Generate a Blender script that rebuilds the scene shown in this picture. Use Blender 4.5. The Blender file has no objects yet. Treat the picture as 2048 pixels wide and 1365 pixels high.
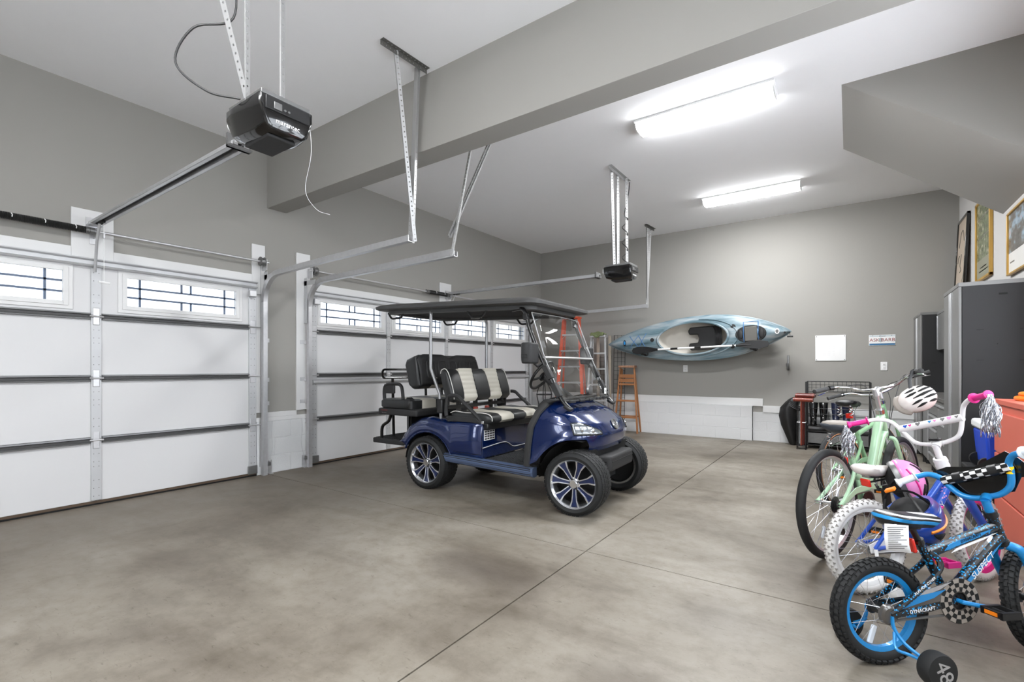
import bpy, bmesh, math, random
from mathutils import Vector, Matrix
random.seed(7)
PI = math.pi
sc = bpy.context.scene
col = sc.collection
V = Vector

# ---------------------------------------------------------------- camera
cam_d = bpy.data.cameras.new('camera')
cam = bpy.data.objects.new('camera', cam_d)
col.objects.link(cam)
F_PX, YAW = 959.45, 0.613186
cam_d.sensor_width = 36.0
cam_d.lens = F_PX / 2048.0 * 36.0
cam_d.shift_y = (736.0 - 682.5) / 2048.0
cam_d.clip_start = 0.02
cam.location = (5.436, 0.0, 1.21)
cam.rotation_euler = (PI / 2, 0.0, YAW)
sc.camera = cam

# ---------------------------------------------------------------- world and exposure
w = bpy.data.worlds.new('overcast_sky')
sc.world = w
w.use_nodes = True
bg = w.node_tree.nodes['Background']
bg.inputs[0].default_value = (0.93, 0.96, 1.0, 1)
bg.inputs[1].default_value = 4.2
LAMP = 19.0             # glow of the ceiling fixtures' diffusers
LAMP_W = 24.0          # light each fixture throws down
sc.view_settings.view_transform = 'Standard'
sc.view_settings.look = 'None'
sc.view_settings.gamma = 1.0
sc.view_settings.use_curve_mapping = False
sc.view_settings.exposure = 1.17

# ---------------------------------------------------------------- materials
def lin(c):
    return tuple(((x / 255) / 12.92 if x <= 10 else ((x / 255 + 0.055) / 1.055) ** 2.4) for x in c)

def new_mat(name):
    m = bpy.data.materials.new(name)
    m.use_nodes = True
    nt = m.node_tree
    return m, nt, nt.nodes['Principled BSDF']

def mat(name, c, rough=0.5, metal=0.0, coat=0.0, var=0.06, scale=6.0, bump=0.0, bscale=60.0, alpha=None, spec=None):
    """plain procedural material: colour with slight noise variation and fine relief"""
    m, nt, b = new_mat(name)
    L = lin(c)
    tc = nt.nodes.new('ShaderNodeTexCoord')
    n = nt.nodes.new('ShaderNodeTexNoise'); n.inputs['Scale'].default_value = scale; n.inputs['Detail'].default_value = 4
    nt.links.new(tc.outputs['Object'], n.inputs['Vector'])
    mx = nt.nodes.new('ShaderNodeMix'); mx.data_type = 'RGBA'
    mx.inputs[6].default_value = tuple(x * (1 - var) for x in L) + (1,)
    mx.inputs[7].default_value = tuple(min(1, x * (1 + var)) for x in L) + (1,)
    nt.links.new(n.outputs['Fac'], mx.inputs[0])
    nt.links.new(mx.outputs[2], b.inputs['Base Color'])
    b.inputs['Roughness'].default_value = rough
    b.inputs['Metallic'].default_value = metal
    if coat: b.inputs['Coat Weight'].default_value = coat; b.inputs['Coat Roughness'].default_value = 0.03
    if spec is not None: b.inputs['Specular IOR Level'].default_value = spec
    if bump:
        n2 = nt.nodes.new('ShaderNodeTexNoise'); n2.inputs['Scale'].default_value = bscale
        nt.links.new(tc.outputs['Object'], n2.inputs['Vector'])
        bp = nt.nodes.new('ShaderNodeBump'); bp.inputs['Strength'].default_value = bump; bp.inputs['Distance'].default_value = 0.01
        nt.links.new(n2.outputs['Fac'], bp.inputs['Height']); nt.links.new(bp.outputs['Normal'], b.inputs['Normal'])
    return m

def glass_mat(name, tint, mixv, rough=0.02):
    """thin clear sheet: transparent with a fresnel-like gloss"""
    m = bpy.data.materials.new(name); m.use_nodes = True
    nt = m.node_tree; nt.nodes.clear()
    out = nt.nodes.new('ShaderNodeOutputMaterial')
    tr = nt.nodes.new('ShaderNodeBsdfTransparent'); tr.inputs[0].default_value = tuple(tint) + (1,)
    gl = nt.nodes.new('ShaderNodeBsdfGlossy'); gl.inputs['Roughness'].default_value = rough
    lw = nt.nodes.new('ShaderNodeLayerWeight'); lw.inputs[0].default_value = 0.5
    pw = nt.nodes.new('ShaderNodeMath'); pw.operation = 'POWER'; pw.inputs[1].default_value = 4.0; nt.links.new(lw.outputs['Facing'], pw.inputs[0])
    fr = nt.nodes.new('ShaderNodeMath'); fr.operation = 'MULTIPLY_ADD'; fr.inputs[1].default_value = 0.5; fr.inputs[2].default_value = mixv
    nt.links.new(pw.outputs[0], fr.inputs[0])
    mx = nt.nodes.new('ShaderNodeMixShader')
    nt.links.new(fr.outputs[0], mx.inputs[0]); nt.links.new(tr.outputs[0], mx.inputs[1]); nt.links.new(gl.outputs[0], mx.inputs[2])
    nt.links.new(mx.outputs[0], out.inputs[0])
    return m

def emit_mat(name, c, s):
    m, nt, b = new_mat(name)
    b.inputs['Base Color'].default_value = (0.9, 0.9, 0.9, 1)
    b.inputs['Emission Color'].default_value = tuple(c) + (1,)
    b.inputs['Emission Strength'].default_value = s
    return m

def perf_mat(name, c, wdt, pitch=0.038, rad=0.0055):
    """galvanised angle with punched (see-through) holes, laid out in the bar's own object space, length on Z"""
    m, nt, b = new_mat(name)
    L = lin(c)
    b.inputs['Base Color'].default_value = L + (1,); b.inputs['Metallic'].default_value = 0.55; b.inputs['Roughness'].default_value = 0.42
    tc = nt.nodes.new('ShaderNodeTexCoord'); sp = nt.nodes.new('ShaderNodeSeparateXYZ')
    nt.links.new(tc.outputs['Object'], sp.inputs[0])
    def math_(op, a, bb=None):
        n = nt.nodes.new('ShaderNodeMath'); n.operation = op
        for i, x in enumerate((a, bb)):
            if x is None: continue
            if isinstance(x, (int, float)): n.inputs[i].default_value = x
            else: nt.links.new(x, n.inputs[i])
        return n.outputs[0]
    z = math_('MULTIPLY', math_('SUBTRACT', math_('FRACT', math_('DIVIDE', sp.outputs[2], pitch)), 0.5), pitch)
    z2 = math_('MULTIPLY', z, z)
    def dd(o):
        q = math_('SUBTRACT', o, wdt * 0.55)
        return math_('SQRT', math_('ADD', z2, math_('MULTIPLY', q, q)))
    dmin = math_('MINIMUM', dd(sp.outputs[0]), dd(sp.outputs[1]))
    a = math_('GREATER_THAN', dmin, rad)
    nt.links.new(a, b.inputs['Alpha'])
    return m

M = {}
def setup_materials():
    M['ceiling'] = mat('ceiling_paint', (245, 245, 247), 0.9, var=0.01, bump=0.02, bscale=180)
    M['wall'] = mat('grey_wall_paint', (156, 154, 149), 0.85, var=0.015, scale=1.2, bump=0.03, bscale=150)
    M['wall_white'] = mat('white_wall_paint', (206, 204, 202), 0.85, var=0.015, scale=1.2)
    M['white_board'] = mat('white_trim_paint', (222, 222, 222), 0.5, var=0.01)
    M['block'] = mat('white_block_paint', (216, 217, 218), 0.75, var=0.02, scale=20, bump=0.25, bscale=90)
    M['mortar'] = mat('white_mortar', (222, 223, 224), 0.9)
    M['door'] = mat('door_white', (212, 212, 213), 0.5, var=0.012, scale=2.0)
    M['stile'] = mat('galvanised_stile', (196, 197, 199), 0.5, 0.35)
    M['strut'] = mat('painted_steel_strut', (120, 121, 122), 0.4, 0.55)
    M['strut_dark'] = mat('hinge_gap_dark', (70, 70, 70), 0.5, 0.3)
    M['galv'] = mat('galvanised_steel', (206, 206, 208), 0.42, 0.75, var=0.1, scale=30)
    M['galv2'] = mat('dull_steel', (128, 128, 128), 0.4, 0.7, var=0.15, scale=30)
    M['perf'] = perf_mat('punched_angle', (178, 178, 178), 0.032)
    M['perf_dark'] = perf_mat('punched_angle_dark', (120, 119, 116), 0.032)
    M['black'] = mat('black_plastic', (26, 26, 27), 0.42, var=0.1, scale=40)
    M['black_gloss'] = mat('gloss_black_plastic', (14, 14, 15), 0.12, coat=0.5)
    M['black_matte'] = mat('textured_black', (38, 38, 39), 0.65, var=0.1, scale=50, bump=0.12, bscale=300)
    M['rubber'] = mat('tyre_rubber', (24, 25, 26), 0.7, var=0.15, scale=30)
    M['dark'] = mat('deep_black', (9, 9, 9), 0.8)
    M['spring'] = mat('oiled_spring_steel', (58, 58, 58), 0.35, 0.6)
    M['pane'] = glass_mat('window_pane', (0.97, 0.985, 1.0), 0.03)
    M['pane_dimmed'] = glass_mat('dimmed_door_pane', (0.50, 0.515, 0.53), 0.03)  # smooth glass, tinted grey to hold down the bright sky behind it
    M['muntin'] = mat('slate_blue_muntin', (98, 112, 134), 0.6)
    M['seal'] = mat('brown_door_seal', (88, 72, 58), 0.8)
    M['chrome'] = mat('chrome', (225, 226, 228), 0.12, 1.0, var=0.02)
    M['alu'] = mat('aluminium', (205, 206, 208), 0.35, 0.75, var=0.05)
    M['lamp'] = emit_mat('lit_diffuser', (0.98, 0.99, 1.0), LAMP)
    M['fixture'] = mat('fixture_white', (244, 244, 244), 0.5)
    M['white'] = mat('white_plastic', (240, 240, 240), 0.4, var=0.01)
    M['red'] = mat('red_reflector', (215, 38, 22), 0.2, coat=0.5)
    M['silver'] = mat('silver_foil', (215, 218, 225), 0.18, 0.9, var=0.25, scale=60)
    M['orange'] = mat('orange_plastic', (240, 130, 20), 0.4)
    M['cable'] = mat('black_cable', (45, 45, 46), 0.5)

def floor_mat():
    m, nt, b = new_mat('concrete_floor')
    N = nt.nodes.new; Lk = nt.links.new
    tc = N('ShaderNodeTexCoord')
    mp = N('ShaderNodeMapping'); Lk(tc.outputs['Object'], mp.inputs[0])
    def noise(s, d=6, rough=0.55, dist=0.0, stretch=None):
        n = N('ShaderNodeTexNoise'); n.inputs['Scale'].default_value = s; n.inputs['Detail'].default_value = d
        n.inputs['Roughness'].default_value = rough; n.inputs['Distortion'].default_value = dist
        if stretch:
            q = N('ShaderNodeMapping'); q.inputs['Scale'].default_value = stretch; q.inputs['Location'].default_value = (3.1, 1.7, 0)
            Lk(tc.outputs['Object'], q.inputs[0]); Lk(q.outputs[0], n.inputs['Vector'])
        else: Lk(mp.outputs[0], n.inputs['Vector'])
        return n.outputs['Fac']
    def ramp(fac, stops):
        r = N('ShaderNodeValToRGB'); els = r.color_ramp.elements
        while len(els) < len(stops): els.new(0.5)
        for e, (p, c) in zip(els, stops): e.position = p; e.color = c + (1,)
        Lk(fac, r.inputs[0]); return r.outputs[0]
    def mix(fac, a, bb, mode='MIX', f=None):
        x = N('ShaderNodeMix'); x.data_type = 'RGBA'; x.blend_type = mode
        if fac is not None: Lk(fac, x.inputs[0])
        else: x.inputs[0].default_value = f
        Lk(a, x.inputs[6]); Lk(bb, x.inputs[7]); return x.outputs[2]
    base = ramp(noise(0.75, 8, 0.6, 0.4), [(0.30, lin((94, 86, 75))), (0.48, lin((128, 121, 110))), (0.66, lin((148, 142, 132)))])
    streak = ramp(noise(1.6, 8, 0.65, 0.3, (0.45, 1.5, 1)), [(0.36, (0.60, 0.57, 0.53)), (0.52, (1, 1, 1)), (0.8, (1.05, 1.05, 1.06))])
    c = mix(None, base, streak, 'MULTIPLY', 0.62)
    fine = ramp(noise(9.0, 8, 0.7), [(0.36, (0.80, 0.78, 0.75)), (0.55, (1, 1, 1))])
    c = mix(None, c, fine, 'MULTIPLY', 0.85)
    scuff = ramp(noise(16.0, 3, 0.6, 0.8, (1.0, 3.5, 1)), [(0.30, (0.62, 0.59, 0.55)), (0.36, (1, 1, 1))])
    c = mix(None, c, scuff, 'MULTIPLY', 0.7)
    speck = ramp(noise(75, 2), [(0.27, (0.55, 0.53, 0.5)), (0.33, (1, 1, 1))])
    c = mix(None, c, speck, 'MULTIPLY', 0.5)
    # tyre-rubber stains with shapes of their own (soft blobs), and the browner band along the doors
    sep = N('ShaderNodeSeparateXYZ'); Lk(tc.outputs['Object'], sep.inputs[0])
    def blob(cx, cy, rx, ry, edge=0.6):
        q = N('ShaderNodeMapping'); q.vector_type = 'POINT'
        q.inputs['Location'].default_value = (-cx / rx, -cy / ry, 0); q.inputs['Scale'].default_value = (1 / rx, 1 / ry, 0)
        Lk(tc.outputs['Object'], q.inputs[0])
        nn = N('ShaderNodeTexNoise'); nn.inputs['Scale'].default_value = 2.2; nn.inputs['Detail'].default_value = 5
        Lk(tc.outputs['Object'], nn.inputs['Vector'])
        l = N('ShaderNodeVectorMath'); l.operation = 'LENGTH'; Lk(q.outputs[0], l.inputs[0])
        a = N('ShaderNodeMath'); a.operation = 'MULTIPLY_ADD'; a.inputs[1].default_value = 1.3; Lk(nn.outputs['Fac'], a.inputs[0]); Lk(l.outputs['Value'], a.inputs[2])
        r = N('ShaderNodeMapRange'); r.inputs[1].default_value = 1.65; r.inputs[2].default_value = 1.65 - edge - 0.4
        Lk(a.outputs[0], r.inputs[0]); return r.outputs[0]
    stain = N('ShaderNodeRGB'); stain.outputs[0].default_value = lin((70, 62, 55)) + (1,)
    for (cx, cy, rx, ry, s) in ((3.65, 2.25, 0.5, 0.26, 0.7), (2.2, 2.0, 0.9, 0.4, 0.35), (1.5, 2.75, 0.7, 0.45, 0.3),
                                (3.9, 7.0, 1.3, 0.28, 0.32), (4.9, 2.45, 0.32, 0.28, 0.3), (3.3, 1.75, 0.5, 0.5, 0.22), (2.5, 6.0, 1.2, 0.3, 0.3), (4.2, 5.4, 0.9, 0.22, 0.25),
                                (4.75, 1.75, 0.35, 0.2, 0.25)):
        f = N('ShaderNodeMath'); f.operation = 'MULTIPLY'; f.inputs[1].default_value = s; Lk(blob(cx, cy, rx, ry), f.inputs[0])
        c = mix(f.outputs[0], c, stain.outputs[0])
    brown = N('ShaderNodeRGB'); brown.outputs[0].default_value = lin((104, 92, 78)) + (1,)
    g = N('ShaderNodeMapRange'); g.inputs[1].default_value = 2.6; g.inputs[2].default_value = 0.2; g.inputs[4].default_value = 0.6
    Lk(sep.outputs[0], g.inputs[0])
    c = mix(g.outputs[0], c, brown.outputs[0])
    Lk(c, b.inputs['Base Color'])
    rr = N('ShaderNodeMapRange'); rr.inputs[3].default_value = 0.36; rr.inputs[4].default_value = 0.62
    Lk(noise(2.5, 6), rr.inputs[0]); Lk(rr.outputs[0], b.inputs['Roughness'])
    bp = N('ShaderNodeBump'); bp.inputs['Strength'].default_value = 0.06; bp.inputs['Distance'].default_value = 0.01
    Lk(noise(40, 6), bp.inputs['Height']); Lk(bp.outputs[0], b.inputs['Normal'])
    return m

# ---------------------------------------------------------------- mesh helpers
class MB:
    """collects shapes and links them as ONE mesh object"""
    def __init__(s): s.v = []; s.f = []
    def add(s, vs, fs, T=None):
        o = len(s.v)
        s.v += [tuple(T @ V(p)) if T is not None else tuple(p) for p in vs]
        s.f += [tuple(i + o for i in q) for q in fs]
        return s
    def box(s, x0, x1, y0, y1, z0, z1, T=None):
        vs = [(x, y, z) for z in (z0, z1) for y in (y0, y1) for x in (x0, x1)]
        return s.add(vs, [(0, 2, 3, 1), (4, 5, 7, 6), (0, 1, 5, 4), (2, 6, 7, 3), (0, 4, 6, 2), (1, 3, 7, 5)], T)
    def cbox(s, c, d, T=None):
        return s.box(c[0] - d[0] / 2, c[0] + d[0] / 2, c[1] - d[1] / 2, c[1] + d[1] / 2, c[2] - d[2] / 2, c[2] + d[2] / 2, T)
    def loft(s, rings, closed=True, caps=True, loop=False, T=None):
        n = len(rings[0]); vs = [p for r in rings for p in r]; fs = []
        R = len(rings)
        for i in range(R if loop else R - 1):
            a, b = i * n, ((i + 1) % R) * n
            for j in range(n if closed else n - 1):
                k = (j + 1) % n
                fs.append((a + j, a + k, b + k, b + j))
        if caps and not loop and closed:
            fs.append(tuple(range(n - 1, -1, -1))); fs.append(tuple((R - 1) * n + j for j in range(n)))
        return s.add(vs, fs, T)
    def tube(s, pts, r, n=8, closed=False, caps=True, T=None, flat=1.0):
        pts = [V(p) for p in pts]; R = []
        m = len(pts); up = None
        for i, p in enumerate(pts):
            a = pts[i - 1] if (i > 0 or closed) else p
            b = pts[(i + 1) % m] if (i < m - 1 or closed) else p
            t = (b - a).normalized()
            if up is None:
                up = V((0, 0, 1)) if abs(t.z) < 0.9 else V((1, 0, 0))
            side = t.cross(up)
            if side.length < 1e-6: side = t.orthogonal()
            side.normalize(); up = side.cross(t).normalized()
            rr = r[i] if isinstance(r, (list, tuple)) else r
            R.append([p + side * rr * math.cos(2 * PI * k / n) + up * rr * flat * math.sin(2 * PI * k / n) for k in range(n)])
        return s.loft(R, True, caps and not closed, closed, T)
    def lathe(s, prof, n=24, T=None, caps=False, loop=False):
        """profile of (radius, height) turned about local Z"""
        R = [[(r * math.cos(2 * PI * k / n), r * math.sin(2 * PI * k / n), z) for k in range(n)] for r, z in prof]
        return s.loft(R, True, caps, loop, T)
    def prism(s, poly, a, b, axis='y', T=None):
        def P(u, w, t):
            return {'x': (t, u, w), 'y': (u, t, w), 'z': (u, w, t)}[axis]
        return s.loft([[P(u, w_, a) for u, w_ in poly], [P(u, w_, b) for u, w_ in poly]], True, True, False, T)
    def grid(s, fn, nu, nv, T=None):
        vs = [fn(i / nu, j / nv) for i in range(nu + 1) for j in range(nv + 1)]; k = nv + 1
        fs = [(i * k + j, (i + 1) * k + j, (i + 1) * k + j + 1, i * k + j + 1) for i in range(nu) for j in range(nv)]
        return s.add(vs, fs, T)
    def disc(s, c, r, n=16, T=None):
        return s.add([(c[0] + r * math.cos(2 * PI * k / n), c[1] + r * math.sin(2 * PI * k / n), c[2]) for k in range(n)], [tuple(range(n))], T)
    def ell(s, c, d, nu=10, nv=16, T=None):
        R = []
        for i in range(1, nu):
            a = PI * i / nu
            R.append([(c[0] + d[0] * math.sin(a) * math.cos(2 * PI * k / nv), c[1] + d[1] * math.sin(a) * math.sin(2 * PI * k / nv), c[2] + d[2] * math.cos(a)) for k in range(nv)])
        return s.loft(R, True, True, False, T)
    def build(s, name, m, parent=None, bevel=0.0, seg=2, ang=38, solid=0.0, sub=0):
        me = bpy.data.meshes.new(name)
        me.from_pydata(s.v, [], s.f)
        bm = bmesh.new(); bm.from_mesh(me)
        bmesh.ops.remove_doubles(bm, verts=bm.verts, dist=1e-6)
        bmesh.ops.recalc_face_normals(bm, faces=bm.faces)
        bm.to_mesh(me); bm.free()
        me.polygons.foreach_set('use_smooth', [True] * len(me.polygons))
        me.set_sharp_from_angle(angle=math.radians(ang))
        me.materials.append(M[m] if isinstance(m, str) else m)
        o = bpy.data.objects.new(name, me); col.objects.link(o)
        if parent is not None: o.parent = parent
        if solid:
            q = o.modifiers.new('thickness', 'SOLIDIFY'); q.thickness = solid; q.offset = 0
        if bevel:
            q = o.modifiers.new('edge', 'BEVEL'); q.width = bevel; q.segments = seg; q.limit_method = 'ANGLE'; q.angle_limit = math.radians(40)
        if sub:
            q = o.modifiers.new('smooth', 'SUBSURF'); q.levels = sub; q.render_levels = sub
        return o

def share(o, name=None, parent=None, loc=None, rot=None):
    c = o.copy(); col.objects.link(c)
    c.parent = parent if parent is not None else o.parent
    if loc is not None: c.location = loc
    if rot is not None: c.rotation_euler = rot
    return c

def tag(o, label, cat, group=None):
    o['label'] = label; o['category'] = cat
    if group: o['group'] = group
    return o

def thing(name, label, cat, loc=(0, 0, 0), rz=0.0, group=None):
    o = bpy.data.objects.new(name, None); col.objects.link(o)
    o.location = loc; o.rotation_euler = (0, 0, rz); o.empty_display_size = 0.1
    return tag(o, label, cat, group)

def struct(o): o['kind'] = 'structure'; return o

def text_part(s, size, m, parent, T, name='lettering', align='CENTER', ext=0.0005, shear=0.0):
    cu = bpy.data.curves.new('lettering', 'FONT'); cu.body = s; cu.size = size; cu.align_x = align; cu.align_y = 'CENTER'
    cu.extrude = ext; cu.shear = shear; cu.resolution_u = 3
    t = bpy.data.objects.new('t', cu); col.objects.link(t)
    bpy.context.view_layer.update()
    me = bpy.data.meshes.new_from_object(t.evaluated_get(bpy.context.evaluated_depsgraph_get()))
    bpy.data.objects.remove(t)
    me.name = name; me.materials.clear(); me.materials.append(M[m] if isinstance(m, str) else m)
    me.transform(T)
    o = bpy.data.objects.new(name, me); col.objects.link(o); o.parent = parent
    return o

def frame_T(origin, x, y):
    """matrix whose local X and Y axes lie along the given directions"""
    x = V(x).normalized(); y = V(y).normalized(); z = x.cross(y).normalized(); y = z.cross(x)
    return Matrix.Translation(V(origin)) @ Matrix((x, y, z)).transposed().to_4x4()

def arc(c, r, a0, a1, n, plane='xz'):
    out = []
    for i in range(n + 1):
        a = math.radians(a0 + (a1 - a0) * i / n); u, v = r * math.cos(a), r * math.sin(a)
        out.append({'xz': (c[0] + u, c[1], c[2] + v), 'xy': (c[0] + u, c[1] + v, c[2]), 'yz': (c[0], c[1] + u, c[2] + v)}[plane])
    return out

def spline(pts, n=6, closed=False):
    """Catmull-Rom through the points"""
    P = [V(p) for p in pts]; out = []; m = len(P)
    for i in range(m if closed else m - 1):
        p0 = P[i - 1] if (i > 0 or closed) else P[0] * 2 - P[1]
        p1, p2 = P[i], P[(i + 1) % m]
        p3 = P[(i + 2) % m] if (i + 2 < m or closed) else P[m - 1] * 2 - P[m - 2]
        for k in range(n):
            t = k / n
            out.append(0.5 * ((2 * p1) + (p2 - p0) * t + (2 * p0 - 5 * p1 + 4 * p2 - p3) * t * t + (3 * p1 - p0 - 3 * p2 + p3) * t ** 3))
    if not closed: out.append(P[-1])
    return out

def lerp1(x, xs, ys):
    if x <= xs[0]: return ys[0]
    for a, b, c, d in zip(xs, xs[1:], ys, ys[1:]):
        if x <= b:
            t = (x - a) / (b - a) if b > a else 0; t = t * t * (3 - 2 * t) * 0.5 + t * 0.5
            return c + (d - c) * t
    return ys[-1]

setup_materials()
# ================================================================ THE ROOM
ZC, YF, XR, YN = 3.68, 8.855, 6.66, -2.4      # ceiling, far wall, right wall, near wall
XW = -0.03                                      # inner face of the garage-door wall
D1 = (-0.05, 2.75); D2 = (3.41, 8.29); DZ = 2.17

def room():
    M['floor'] = floor_mat()
    # ---- floor: slabs with tooled joints
    fb = struct(MB().box(-0.4, XR + .2, YN - .2, YF + .2, -0.16, -0.012).build('floor', mat('joint_fill', (104, 84, 62), 0.9)))
    g = 0.004
    for x0, x1 in ((-0.4, 4.015), (4.015, XR + .1)):
        for y0, y1 in ((YN - .1, 0.0), (0.0, 2.862), (2.862, 5.9), (5.9, YF + .1)):
            MB().box(x0 + g, x1 - g, y0 + (g if y0 not in (5.9,) else 0), y1 - (g if y1 != 5.9 else 0), -0.06, 0.0).build('slab', 'floor', fb)
    struct(MB().box(-6, -0.4, -8, 16, -0.25, -0.05).build('driveway', mat('driveway_concrete', (190, 188, 182), 0.8, var=.08, scale=3)))
    # ---- ceiling
    struct(MB().box(-0.3, XR + .3, YN - .3, YF + .3, ZC, ZC + .12).build('ceiling', 'ceiling'))
    # ---- door wall with two openings
    b = MB()
    b.box(XW - .2, XW, YN - .2, D1[0], -.05, DZ)
    b.box(XW - .2, XW, D1[1], D2[0], -.05, DZ)
    b.box(XW - .2, XW, D2[1], YF + .2, -.05, DZ)
    b.box(XW - .2, XW, YN - .2, YF + .2, DZ, ZC)
    wl = struct(b.build('wall_left', 'wall'))
    # white boards around the doors
    t = XW + 0.02
    def board(y0, y1, z0, z1, th=t): return MB().box(XW + .0005, th, y0, y1, z0, z1).build('board', 'white_board', wl, bevel=.002)
    board(2.705, 2.85, .70, 2.597); board(3.231, 3.41, .70, 2.60)
    board(2.85, 3.231, .645, .70, t + .004); board(2.70, 3.41, .60, .645, t + .012)
    board(D1[0] - .15, 1.186, DZ, 2.255); board(1.186, 1.476, DZ, 2.593); board(1.476, 2.705, DZ, 2.255)
    board(3.41, 5.70, DZ, 2.255); board(5.70, 5.975, DZ, 2.60); board(5.975, 8.29, DZ, 2.255)
    board(8.29, 8.44, .70, 2.60); board(D1[0] - .15, D1[0], 0, DZ)
    # painted block base of the pier between the doors
    def blocks(parent, u0, u1, z0, z1, face, axis, depth=.03, bl=.397, ch=.2, off=0.0):
        k = 0; z = z0
        while z < z1 - .02:
            zz = min(z + ch, z1); u = u0 - (bl / 2 if (k + off) % 2 else 0)
            while u < u1 - .01:
                a, c = max(u, u0), min(u + bl, u1)
                if c - a > .02:
                    if axis == 'y': bb = MB().box(face, face + depth, a + .002, c - .002, z + .002, zz - .002)
                    else: bb = MB().box(a + .002, c - .002, face - depth, face, z + .002, zz - .002)
                    bb.build('block', 'block', parent, bevel=.003)
                u += bl
            z = zz; k += 1
    MB().box(XW - .001, XW + .026, 2.755, 3.405, 0, .60).build('mortar_bed', 'mortar', wl)
    blocks(wl, 2.755, 3.405, 0, .60, XW, 'y', .030)
    MB().box(XW - .001, XW + .026, 8.30, YF, 0, .60).build('mortar_bed', 'mortar', wl)
    blocks(wl, 8.30, YF, 0, .60, XW, 'y', .030); board(8.30, YF, .60, .70)
    # ---- far wall
    wf = struct(MB().box(-.3, XR + .3, YF, YF + .2, -.05, ZC).build('wall_far', 'wall'))
    def fboard(x0, x1, z0, z1, th): return MB().box(x0, x1, YF - th, YF + .0005, z0, z1).build('board', 'white_board', wf, bevel=.002)
    fboard(XW, 4.27, .575, .70, .030); fboard(4.27, XR, .475, .585, .030)
    MB().box(XW, 4.118, YF - .070, YF, 0, .572).build('mortar_bed', 'mortar', wf)
    blocks(wf, XW, 4.12, 0, .575, YF, 'x', .074, ch=.1917)
    MB().box(4.12, XR, YF - .012, YF, 0, .475).build('mortar_bed', 'mortar', wf)
    blocks(wf, 4.13, XR, 0, .475, YF, 'x', .015, ch=.158)
    # ---- right wall and near wall with plain double sash windows, unseen and added for daylight
    def windowed(name, m, T, u0, u1, spans, z0, z1, n0):
        """wall along local x (room on local +y) with window openings; T places it"""
        b = MB().box(u0, u1, -.2, 0, -.05, z0, T).box(u0, u1, -.2, 0, z1, ZC, T); e = u0
        for a, c in spans: b.box(e, a, -.2, 0, z0, z1, T); e = c
        b.box(e, u1, -.2, 0, z0, z1, T)
        struct(b.build(name, m))
        for i, (a, c) in enumerate(spans):
            f = MB().box(a - .09, a, -.02, .015, z0 - .09, z1 + .09, T).box(c, c + .09, -.02, .015, z0 - .09, z1 + .09, T)
            f.box(a, c, -.02, .015, z1, z1 + .09, T).box(a - .1, c + .1, -.02, .03, z0 - .09, z0, T)
            win = struct(f.build('window_%d' % (i + n0), 'white_board'))
            m_ = (a + c) / 2; zm = (z0 + z1) / 2
            for q, r in ((a, m_), (m_, c)):
                f = MB().box(q, q + .045, -.09, -.04, z0, z1, T).box(r - .045, r, -.09, -.04, z0, z1, T).box(q, r, -.09, -.04, z0, z0 + .045, T).box(q, r, -.09, -.04, z1 - .045, z1, T).box(q, r, -.08, -.05, zm - .02, zm + .02, T)
                sh = f.build('sash', 'white_board', win)
                MB().box(q + .045, r - .045, -.067, -.063, z0 + .045, z1 - .045, T).build('pane', 'pane', sh)
    windowed('wall_right', 'wall_white', frame_T((XR, 0, 0), (0, 1, 0), (-1, 0, 0)), YN - .2, YF + .2, [(.3, 1.7), (2.0, 3.4), (3.7, 5.1)], 1.1, 2.65, 1)  # added to brighten the room; a reflection hints at only one
    windowed('wall_near', 'wall', frame_T((0, YN, 0), (1, 0, 0), (0, 1, 0)), -.3, XR + .3, [(2.6, 4.2)], .9, 2.6, 4)  # unseen opening, added to let in more daylight
    # ---- dropped beam
    struct(MB().box(XW, XR, 2.885, 3.112, 3.042, ZC + .01).build('beam', 'wall', bevel=.003))
    # ---- boxed underside of the stairs, sloping down to the right wall
    x0, sl = 5.372, 0.754
    zl = ZC - sl * (XR - x0)
    struct(MB().prism([(x0, ZC + .005), (XR, ZC + .005), (XR, zl)], 5.075, 6.58, 'y').build('stair_soffit', 'wall'))
room()

# ================================================================ GARAGE DOORS
def sweep(path, prof, closed_prof=True, caps=True):
    """profile points (a, b): a along the side vector, b along the local up"""
    mb = MB(); R = []; P = [V(p) for p in path]
    for i, p in enumerate(P):
        t = (P[min(i + 1, len(P) - 1)] - P[max(i - 1, 0)]).normalized()
        side = V((0, 1, 0)); up = side.cross(t).normalized() * -1
        R.append([p + side * a + up * b for a, b in prof])
    return mb.loft(R, closed_prof, caps)

def muntins(par, xg, y0, y1, z0, z1):
    W, Hh = y1 - y0, z1 - z0; t = .011
    def bar(a, b, c, d): MB().box(xg, xg + .010, a, b, c, d).build('muntin', 'muntin', par)
    for f in (.115, .885): bar(y0 + f * W - t / 2, y0 + f * W + t / 2, z0, z1)
    for f in (.33, .67): bar(y0, y1, z0 + f * Hh - t / 2, z0 + f * Hh + t / 2)
    for f in (.465, .555):
        bar(y0 + f * W - t / 2, y0 + f * W + t / 2, z0, z0 + .33 * Hh)
        bar(y0 + f * W - t / 2, y0 + f * W + t / 2, z0 + .67 * Hh, z1)

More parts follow.
